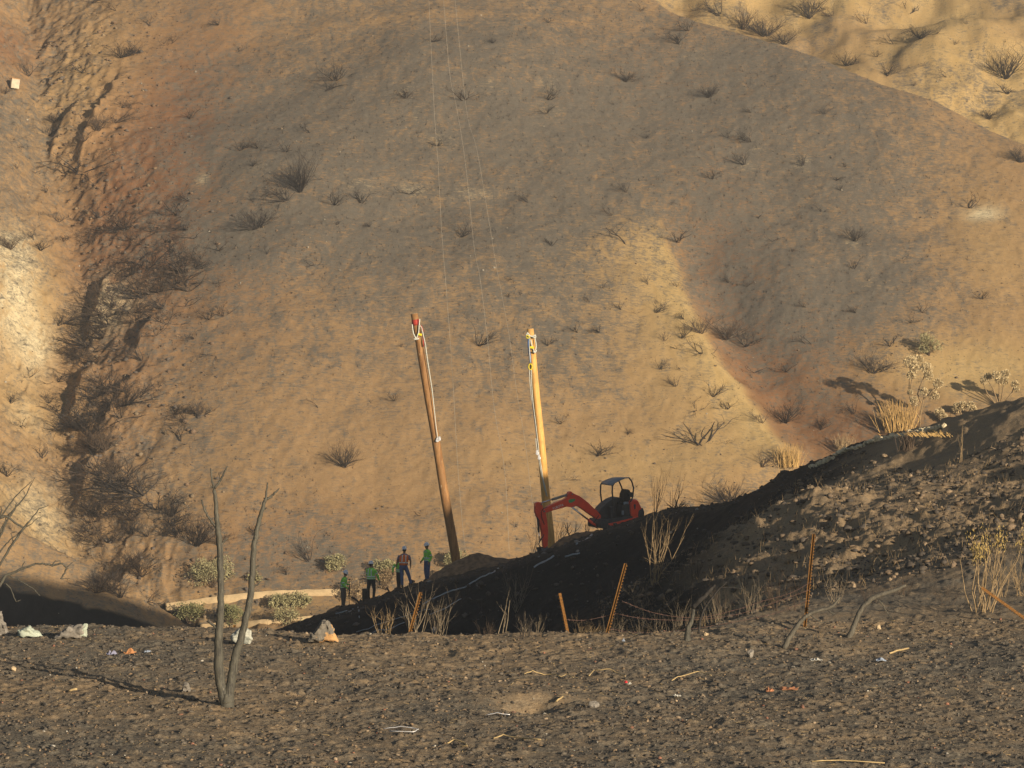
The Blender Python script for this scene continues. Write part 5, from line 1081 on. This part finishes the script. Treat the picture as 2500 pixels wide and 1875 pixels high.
# canopy
PS = [('canopy_post', [(1228, 735, -.55), (1215, 560, -.55), (1196, 400, -.55), (1200, 300, -.55), (1222, 275, -.55)]), ('canopy_post', [(1380, 640, .55), (1358, 500, .55), (1345, 380, .55), (1348, 295, .55), (1372, 262, .55)]),
      ('canopy_post', [(1515, 470, -.5), (1490, 350, -.5), (1455, 265, -.5), (1425, 235, -.5)]), ('canopy_post', [(1600, 520, .55), (1628, 440, .55), (1638, 330, .55), (1612, 240, .55), (1575, 192, .55)])]
for nm, L_ in PS:
    mb = MB(); mb.tube(wob([V3(x, y, Y) for x, y, Y in L_], 2, .0), .034, 10); mb.build(nm, M_dk, ex)
mb = MB(); rf = []
for (x0, y0), (x1, y1) in zip([(1204, 286), (1225, 262), (1290, 236), (1360, 214), (1425, 212)], [(1345, 284), (1370, 255), (1440, 220), (1520, 190), (1578, 188)]):
    a_, b_ = V3(x0, y0, -.6), V3(x1, y1, .6); a_.y, b_.y = -.62, .62; rf.append((a_, b_))
rings = [[a_ + Vector((0, 0, .02)), b_ + Vector((0, 0, .02)), b_ - Vector((0, 0, .03)), a_ - Vector((0, 0, .03))] for a_, b_ in rf]
mb.loft(rings); rfo = mb.build('canopy_roof', M_gr, ex)
mb = MB(); mb.tube([V3(1575, 408, .55), V3(1600, 400, .3), V3(1628, 400, .55)], .03, 8); mb.box(V3(1600, 430, .5), (.06, .06, .08)); mb.build('rear_bracket', M_dk, ex)
# boom, arm, bucket
BO = [(1195, 745), (1195, 700), (1150, 640), (1090, 590), (1020, 520), (960, 470), (900, 425), (850, 405), (815, 385), (790, 362), (765, 368), (745, 400), (738, 440), (690, 470), (600, 500), (500, 545), (440, 580), (415, 600), (420, 630), (450, 640), (560, 605), (650, 585), (725, 565), (790, 575), (860, 560), (905, 575), (980, 630), (1060, 690), (1140, 745), (1170, 765)]
mb = MB(); mb.prism([Z4(x, y, .1) for x, y in BO], -.10, .12); boom = mb.build('boom', M_rd1, ex, bevel=.012)
AR = [(318, 505), (350, 488), (388, 498), (412, 560), (430, 600), (455, 660), (470, 760), (482, 880), (478, 1000), (476, 1110), (440, 1118), (420, 1080), (408, 950), (392, 850), (365, 730), (330, 680), (312, 620), (310, 550)]
mb = MB(); mb.prism([Z4(x, y, .09) for x, y in AR], -.08, .10); mb.build('arm', M_rd1, ex, bevel=.012)
def cyl(p, q, r0, r1, split, Y, nm, m0=M_gry):
    a_, b_ = V3(*p, Y), V3(*q, Y); m = a_.lerp(b_, split); mb = MB(); mb.tube([a_, m], r0, 12); c = mb.build(nm, m0, ex)
    m2 = MB(); m2.tube([m, b_], r1, 10); m2.build('piston_rod', M_chr, c)
cyl((770, 400), (385, 505), .055, .025, .62, 0.0, 'arm_cylinder')
cyl((1150, 855), (800, 575), .055, .03, .35, .16, 'boom_cylinder', M_rd1); cyl((1150, 855), (800, 575), .055, .03, .35, -.14, 'boom_cylinder', M_rd1)
cyl((338, 690), (368, 1020), .042, .02, .62, 0.0, 'bucket_cylinder', M_dk)
mb = MB()
for Y in (-.11, .12):
    mb.tube([V3(368, 1020, Y), V3(355, 1060, Y), V3(390, 1130, Y)], .022, 8); mb.tube([V3(368, 1020, Y), V3(425, 930, Y)], .02, 8)
mb.build('linkage', M_dk, ex)
BK = [(385, 1105), (470, 1100), (520, 1120), (570, 1165), (588, 1225), (570, 1275), (520, 1300), (470, 1290), (440, 1262)]
mb = MB(); out = [Z4(x, y, .25) for x, y in BK]; mb.prism(out, .22, .25); mb.prism(out, -.25, -.22)
n_ = len(out); vs = []; 
for (x, z) in out: vs += [(x, -.25, z), (x, .25, z)]
mb.add(vs, [(2 * i, 2 * i + 1, 2 * i + 3, 2 * i + 2) for i in range(1, n_ - 1)]); bk = mb.build('bucket', M_bkt, ex); sdm = bk.modifiers.new('s', 'SOLIDIFY'); sdm.thickness = .015
for i in range(4):
    mb = MB(); q = Z4(440, 1262, .2); mb.box((q[0] + .03, -.18 + i * .12, q[1] - .0), (.055, .018, .022), Matrix.Rotation(.6, 3, 'Y')); mb.build('tooth', M_bkt, bk)
for x, y, rr in [(412, 615, .06), (790, 400, .05), (1165, 745, .06), (815, 565, .045), (372, 520, .04), (450, 1095, .045)]:
    mb = MB(); a_ = V3(x, y, 0.0); mb.tube([a_ + Vector((0, -.14, 0)), a_ + Vector((0, .145, 0))], rr * .6, 12); mb.build('pivot_pin', M_gry, ex)
for off in (0, .03):
    mb = MB(); mb.tube(wob([V3(470, 560, .14), V3(420, 575, .16 + off), V3(388, 620, .17), V3(395, 700, .15 + off), V3(430, 790, .13)], 3, 0.0), .013, 6); mb.build('hose', M_blk, ex)
mb = MB(); mb.tube(wob([V3(1165, 700, .14), V3(1120, 760, .2), V3(1090, 800, .2), V3(1110, 850, .18), V3(1160, 880, .15)], 3, 0), .014, 6); mb.build('hose', M_blk, ex)
mb = MB(); mb.prism([Z4(x, y, .125) for x, y in [(752, 480), (780, 465), (845, 460), (842, 490), (800, 512), (765, 515)]], .1205, .1245); mb.build('sticker', M_grn, ex)
def lettering(s, p0, p1, h, Y, parent, mat, name='lettering'):
    cu = bpy.data.curves.new(name, 'FONT'); cu.body = s; cu.size = 1.0; cu.extrude = .01; to = bpy.data.objects.new(name, cu); COL.objects.link(to)
    dg = bpy.context.evaluated_depsgraph_get(); me = bpy.data.meshes.new_from_object(to.evaluated_get(dg)); bpy.data.objects.remove(to)
    xs = [v.co.x for v in me.vertices]; ys = [v.co.y for v in me.vertices]; x0, x1, y0, y1 = min(xs), max(xs), min(ys), max(ys)
    A_, B_ = V3(*p0, Y), V3(*p1, Y); d = (B_ - A_); upv = Vector((d.z, 0, -d.x)).normalized()
    if upv.z < 0: upv = -upv
    for v in me.vertices:
        a = (v.co.x - x0) / (x1 - x0); c = (v.co.y - y0) / (y1 - y0); q = A_ + d * a + upv * c * h; v.co = (q.x, Y + v.co.z * .3, q.z)
    return link(name, me, parent, mat)
lettering('KUBOTA', (548, 598), (690, 552), .095, .1245, ex, M_wh)
mb = MB(); mb.prism([Z4(x, y, .665) for x, y in [(1595, 768), (1592, 780), (1655, 765), (1658, 750)]], .661, .665); mb.build('white_sticker', M_wh, ex)

# ------------------------------------------------------------------ the crew
M_skin = simple('skin', (.30, .165, .10), .6, var=.08, scale=10); M_lime = simple('lime_hi_vis_shirt', (.30, .80, .10), .8, var=.1, scale=8); M_orv = simple('orange_hi_vis_vest', (1.0, .20, .03), .8, var=.08, scale=8)
M_ref = simple('silver_reflective_tape', (.85, .88, .85), .4, var=.04); M_jean = simple('blue_denim', (.075, .125, .26), .85, var=.2, scale=14); M_tro = simple('grey_brown_work_trousers', (.12, .10, .085), .85, var=.2, scale=14)
M_btro = simple('black_trousers', (.025, .025, .03), .85, var=.2, scale=14); M_tee = simple('grey_mauve_shirt', (.22, .19, .26), .85, var=.15, scale=12); M_hat = simple('white_hard_hat', (.80, .83, .90), .35, var=.02, spec=.5); M_boot = simple('work_boots', (.06, .04, .03), .7, var=.2, scale=14); M_hair = simple('dark_hair', (.02, .015, .012), .8, var=.3, scale=20)
def ring(c, ax, ay, a, b, n=16, tilt=None):
    return [c + ax * (a * math.cos(2 * math.pi * i / n)) + ay * (b * math.sin(2 * math.pi * i / n)) for i in range(n)]
def limb(mb, pts, rad, n=12):
    P3 = [Vector(p) for p in pts]; fine = [P3[0]]; rr = [rad[0]]
    for i in range(len(P3) - 1):
        for s in (.33, .66, 1): fine.append(P3[i].lerp(P3[i + 1], s)); rr.append(rad[i] + (rad[i + 1] - rad[i]) * s)
    mb.tube(fine, rr, n)
def blobm(mb, c, rx, ry, rz, n=12, m=8, R=None):
    vs = []; fs = []; c = Vector(c)
    for j in range(m + 1):
        ph = math.pi * j / m
        for i in range(n):
            p = Vector((rx * math.sin(ph) * math.cos(2 * math.pi * i / n), ry * math.sin(ph) * math.sin(2 * math.pi * i / n), rz * math.cos(ph))); vs.append(c + (R @ p if R else p))
    for j in range(m):
        for i in range(n): fs.append((j * n + i, (j + 1) * n + i, (j + 1) * n + (i + 1) % n, j * n + (i + 1) % n))
    mb.add(vs, fs, True)
def fuse(mb, name, mat, parent, vox):
    """join overlapping volumes into one continuous surface"""
    me0 = mb.mesh(name); tmp = bpy.data.objects.new('tmp', me0); COL.objects.link(tmp)
    r = tmp.modifiers.new('r', 'REMESH'); r.mode = 'VOXEL'; r.voxel_size = vox; r.use_smooth_shade = True
    s = tmp.modifiers.new('s', 'SMOOTH'); s.factor = .5; s.iterations = 2
    me = bpy.data.meshes.new_from_object(tmp.evaluated_get(bpy.context.evaluated_depsgraph_get())); bpy.data.objects.remove(tmp); me.name = name
    return link(name, me, parent, mat)
def person(px, py, D, H, face, L, label, shirt=M_lime, tro=M_tro, vest=False, stripes=True, belly=0.0, sleeves=True, tool=None):
    """L: joints in metres for a figure 1.8 m tall (x right in view, y away, z up); face: heading angle, 0 = looking right, pi/2 = away"""
    g = ray(px, py, D); z = float(near(g.x, g.y)); t = thing('person', (g.x, g.y, z), label, 'person'); t.scale = (H / 1.8,) * 3
    fx = Vector((math.cos(face), math.sin(face), 0)); sx = Vector((-fx.y, fx.x, 0)) * -1.0          # sx = the person's right
    J = {k: Vector(v) for k, v in L.items()}; pel, ch, nk, hd = J['pelvis'], J['chest'], J['neck'], J['head']
    def torso(mb, g, z0=0.0, zt=1.0):
        R_ = [(pel + Vector((0, 0, -.10)), .155, .115), (pel, .168 + belly, .125 + belly), (pel.lerp(ch, .35), .158 + belly, .112 + belly), (pel.lerp(ch, .7), .172, .118), (ch, .195, .122), (ch.lerp(nk, .55), .19, .10), (ch.lerp(nk, .85), .12, .08), (nk, .062, .062)]
        mb.loft([ring(c, sx, fx, a + g, b + g) for c, a, b in R_[(1 if z0 else 0):]])
    def arms(mb, g, upto=1.0):
        for s in 'lr':
            a, e, w = J['sh_' + s], J['el_' + s], J['wr_' + s]
            if upto < 1: limb(mb, [a, a.lerp(e, .75)], [.058 + g, .048 + g])
            else: limb(mb, [a, e, w], [.057 + g, .043 + g, .030 + g])
    def legs(mb, g):
        for s in 'lr':
            limb(mb, [J['hip_' + s], J['kn_' + s], J['an_' + s]], [.092 + g, .060 + g, .043 + g])
    body = MB(); torso(body, 0); arms(body, 0); legs(body, 0); limb(body, [nk - Vector((0, 0, .04)), nk, hd - Vector((0, 0, .06))], [.06, .055, .056])
    blobm(body, hd, .078, .092, .118, 16, 10, Matrix((sx, fx, Vector((0, 0, 1)))).transposed()); blobm(body, hd + fx * .02 - Vector((0, 0, .07)), .055, .06, .05)
    blobm(body, hd + fx * .098 - Vector((0, 0, .012)), .014, .018, .026)
    for s in (-1, 1): blobm(body, hd + sx * .08 * s - Vector((0, 0, .01)), .014, .02, .032)
    for s in 'lr':
        e, w = J['el_' + s], J['wr_' + s]; d = (w - e).normalized(); u = fx.cross(d).normalized() if abs(d.dot(fx)) < .95 else Vector((0, 0, 1)); v = d.cross(u).normalized()
        pm = w + d * .05; body.loft([ring(w, u, v, .026, .024, 10), ring(w + d * .03, u, v, .024, .036, 10), ring(w + d * .085, u, v, .018, .042, 10)])
        for q in range(4):
            o = v * (-.031 + .0205 * q); L_ = (.062, .072, .068, .052)[q]; c1 = w + d * .08 + o; c2 = c1 + d * L_ * .5 + u * .008; c3 = c2 + d * L_ * .4 + u * .022
            body.tube([c1, c2, c3], [.0105, .010, .0085], 8)
        body.tube([w + d * .025 + v * .034, w + d * .055 + v * .058, w + d * .085 + v * .062], [.013, .012, .010], 8)
    b = fuse(body, 'body', M_skin, t, .009)
    tr_ = MB(); legs(tr_, .017); tr_.loft([ring(c, sx, fx, a, b_) for c, a, b_ in [(pel + Vector((0, 0, -.13)), .165, .13), (pel, .182 + belly, .14 + belly), (pel + Vector((0, 0, .09)), .172 + belly, .13 + belly)]])
    fuse(tr_, 'trousers', tro, b, .014)
    sh = MB(); torso(sh, .016, z0=1); arms(sh, .014, 1.0 if sleeves else .5); fuse(sh, 'shirt', shirt, b, .014)
    for s in 'lr':
        bt = MB(); a = J['an_' + s]; ft = fx if 'fx_' + s not in J else J['fx_' + s].normalized(); fl = Vector((a.x, a.y, 0))
        sdv = Vector((-ft.y, ft.x, 0)); bt.loft([ring(fl + ft * .045 + Vector((0, 0, -.0)), sdv, ft, .05, .135), ring(fl + ft * .045 + Vector((0, 0, .035)), sdv, ft, .052, .137), ring(fl + ft * .03 + Vector((0, 0, .075)), sdv, ft, .047, .10), ring(fl + Vector((0, 0, .13)), sdv, ft, .052, .056), ring(Vector((a.x, a.y, .19)), sdv, ft, .052, .054)])
        bt.build('boot', M_boot, b)
    hr = MB(); blobm(hr, hd - fx * .012 + Vector((0, 0, .012)), .083, .092, .105, 16, 10, Matrix((sx, fx, Vector((0, 0, 1)))).transposed()); hr_o = hr.build('hair', M_hair, b)
    ht = MB(); hc = hd + Vector((0, 0, .045)); fb = (fx + Vector((0, 0, J['tilt'].z if 'tilt' in J else 0))).normalized(); up_ = sx.cross(fb).normalized(); up_ = up_ if up_.z > 0 else -up_
    ht.loft([[hc + sx * math.cos(2 * math.pi * i / 20) * a + fb * math.sin(2 * math.pi * i / 20) * c_ + up_ * h for i in range(20)] for a, c_, h in [(.125, .165, -.005), (.128, .17, .005), (.108, .128, .012), (.106, .126, .05), (.092, .112, .095), (.06, .075, .125), (.015, .02, .135)]])
    hh = ht.build('hard_hat', M_hat, b)
    hr2 = MB(); hr2.tube([hc + fb * y + up_ * h for y, h in [(-.12, .055), (-.08, .115), (0, .142), (.08, .115), (.12, .055)]], .011, 6); hr2.build('hat_ridge', M_hat, hh)
    def band(c, a, b_, h=.028, m=M_ref, par=b):
        q = MB(); q.loft([ring(c + Vector((0, 0, dz)), sx, fx, a, b_, 20) for dz in (-h, h)], cap=False); o = q.build('reflective_band', m, par); so_ = o.modifiers.new('s', 'SOLIDIFY'); so_.thickness = .006
    if stripes:
        band(pel.lerp(ch, .38), .18 + belly + (.022 if vest else 0), .134 + belly + (.018 if vest else 0))
        if not vest: band(pel.lerp(ch, .12), .190 + belly, .147 + belly, .016, M_ref if belly else M_ref)
        for s in 'lr':
            a, e, w = J['sh_' + s], J['el_' + s], J['wr_' + s]
            if not vest:
                q = MB(); c = a.lerp(e, .62); d = (e - a).normalized() * .026; q.tube([c - d, c + d], .068, 12); q.build('sleeve_band', M_ref, b)
        for s in (-1, 1):
            q = MB(); pts = []
            for k in range(9):
                f = k / 8; c = pel.lerp(ch, .4).lerp(ch.lerp(nk, .72), f); 
                for sg in (-1,):
                    w_ = .088 - .012 * f; bb = .134 - .022 * f + (.012 * math.sin(f * math.pi)) + (.040 if vest else 0); pts.append(c + sx * w_ * s - fx * (bb - .006))
            hw = sx * (.018 if vest else .024); q.add([p - hw for p in pts] + [p + hw for p in pts], [(i, i + 1, 9 + i + 1, 9 + i) for i in range(8)], True); o = q.build('reflective_strip', M_ref, b); so_ = o.modifiers.new('s', 'SOLIDIFY'); so_.thickness = .008; so_.offset = 0
            q = MB(); pts2 = [p + fx * 2 * (.118) for p in pts]; q.add([p - hw for p in pts2] + [p + hw for p in pts2], [(i, i + 1, 9 + i + 1, 9 + i) for i in range(8)], True); o = q.build('reflective_strip', M_ref, b); so_ = o.modifiers.new('s', 'SOLIDIFY'); so_.thickness = .008; so_.offset = 0
    if vest:
        q = MB(); R_ = [(pel + Vector((0, 0, .03)), .205, .160), (pel.lerp(ch, .4), .196, .146), (pel.lerp(ch, .7), .206, .150), (ch, .218, .152), (ch.lerp(nk, .5), .195, .130), (ch.lerp(nk, .8), .115, .09)]
        q.loft([ring(c, sx, fx, a, b_, 24) for c, a, b_ in R_], cap=False); o = q.build('vest', M_orv, b); so_ = o.modifiers.new('s', 'SOLIDIFY'); so_.thickness = .006; so_.offset = 0
        for k in o.children: pass
    return t, J
def stand(lean=0.0, spread=.10, face=0, arms=None, fwd=0.0, head=(0, 0), legx=None):
    f = Vector((math.cos(face), math.sin(face), 0)); s = Vector((f.y, -f.x, 0)); o = f * fwd
    J = dict(pelvis=(0, 0, .96), chest=o * .7 + Vector((lean, 0, 1.32)), neck=o + Vector((lean * 1.3, 0, 1.5)), head=o + Vector((lean * 1.4, 0, 1.655)) + f * head[0])
    for k, sg in (('r', 1), ('l', -1)):
        J['hip_' + k] = s * .09 * sg + Vector((0, 0, .90)); J['kn_' + k] = s * (.09 + spread) * .75 * sg + f * .02 + Vector((0, 0, .49)); J['an_' + k] = s * spread * sg + Vector((0, 0, .10))
        J['sh_' + k] = Vector(J['chest']) + s * .19 * sg + Vector((0, 0, .09)); J['el_' + k] = Vector(J['sh_' + k]) + s * .06 * sg - f * .03 + Vector((0, 0, -.29)); J['wr_' + k] = Vector(J['el_' + k]) + f * .07 + s * .01 * sg + Vector((0, 0, -.25))
    for k, v in (arms or {}).items(): J[k] = Vector(v)
    return J
# 1: leftmost, looking down to the right, holding a digging bar
f1 = math.radians(-20); J1 = stand(.02, .08, f1, fwd=.05, head=(.05, 0), arms={'el_l': (.10, .22, 1.12), 'wr_l': (.27, .13, 1.10), 'el_r': (.02, -.20, 1.12), 'wr_r': (.24, -.13, .93)}); J1['tilt'] = Vector((0, 0, -.45))
person(838, 1482, 137, 1.74, f1, J1, 'worker in a lime shirt and grey trousers gripping an upright bar, leftmost of the crew', tro=M_tro)
mb = MB(); c = ray(853, 1478, 137); z = float(near(c.x, 136.9)); mb.tube([(0, 0, 0), (0, 0, .6), (0, 0, 1.0), (0, 0, 1.28)], [.012, .014, .014, .014], 8); mb.box((0, 0, 1.26), (.07, .02, .02)); mb.tube([(0, 0, .55), (0.01, 0, .95)], [.035, .03], 8); o = mb.build('digging_bar', M_blk); o.location = (c.x, 136.9, z); tag(o, 'upright dark digging bar held by the leftmost worker', 'tool')
# 2: stout, seen from behind, head turned right
f2 = math.radians(62); J2 = stand(.0, .13, f2, arms={'el_r': (.30, -.02, 1.14), 'wr_r': (.37, .06, .90), 'el_l': (-.2, .25, 1.14), 'wr_l': (-.1, .34, .95)})
person(906, 1464, 135.3, 1.80, f2, J2, 'stout worker in a lime shirt and black trousers beside the thick black post', tro=M_btro, belly=.03)
# 3: half hidden behind the orange vest
f3 = math.radians(200); J3 = stand(-.03, .1, f3, arms={'el_r': (-.32, .1, 1.2), 'wr_r': (-.34, .02, .98), 'el_l': (.05, .1, 1.1), 'wr_l': (-.1, -.05, .95)})
J3['pelvis'] = Vector((0, 0, .86)); J3['chest'] = Vector((-.02, 0, 1.18)); J3['neck'] = Vector((-.02, 0, 1.34)); J3['head'] = Vector((.02, -.0, 1.46))
for k in ('hip_l', 'hip_r'): J3[k] = Vector(J3[k]) - Vector((0, 0, .1))
J3['sh_r'] = Vector((-.2, .08, 1.25)); J3['sh_l'] = Vector((.14, -.06, 1.25)); J3['el_r'] = Vector((-.3, .02, 1.05)); J3['wr_r'] = Vector((-.30, -.1, .85)); J3['el_l'] = Vector((.2, -.1, 1.02)); J3['wr_l'] = Vector((.22, -.2, .85))
person(974, 1446, 134.2, 1.66, f3, J3, 'crouching worker in a lime shirt mostly hidden behind the orange vest', tro=M_btro)
# 4: orange vest, from behind, legs apart
f4 = math.radians(92); J4 = stand(.03, .2, f4, arms={'el_r': (.32, -.02, 1.16), 'wr_r': (.31, .03, .92), 'el_l': (-.27, .02, 1.18), 'wr_l': (-.30, .12, .97)}, head=(0, 0)); J4['an_r'] = Vector((.33, .05, .16)); J4['kn_r'] = Vector((.24, .03, .52)); J4['an_l'] = Vector((-.05, -.05, .10)); J4['kn_l'] = Vector((-.07, -.02, .50))
person(985, 1443, 132.9, 1.86, f4, J4, 'worker seen from behind in an orange vest and blue jeans, standing astride', shirt=M_tee, tro=M_jean, vest=True, sleeves=False)
# 5: rightmost, facing left
f5 = math.radians(215); J5 = stand(0, .07, f5, arms={'el_r': (-.12, .18, 1.15), 'wr_r': (-.26, .08, .95), 'el_l': (.20, -.14, 1.14), 'wr_l': (.10, -.2, .93)}, head=(.03, 0)); J5['tilt'] = Vector((0, 0, -.15))
person(1043, 1420, 133.2, 1.76, f5, J5, 'worker in a lime shirt and jeans facing left by the mound, rightmost of the crew', tro=M_jean)

# ------------------------------------------------------------------ thin smoky air
hz = MB(); hz.box((0, 225, 15), (330, 232, 75)); me = hz.mesh('haze'); hm = bpy.data.materials.new('thin_haze'); hm.use_nodes = True; N = hm.node_tree.nodes; N.clear(); ou = N.new('ShaderNodeOutputMaterial'); pv = N.new('ShaderNodeVolumePrincipled'); pv.inputs['Color'].default_value = (.80, .82, .84, 1); pv.inputs['Density'].default_value = .0006; pv.inputs['Anisotropy'].default_value = 0.3; hm.node_tree.links.new(pv.outputs[0], ou.inputs['Volume'])
ho = link('haze', me, None, hm); tag(ho, 'thin pale haze filling the valley', 'haze', kind='stuff')
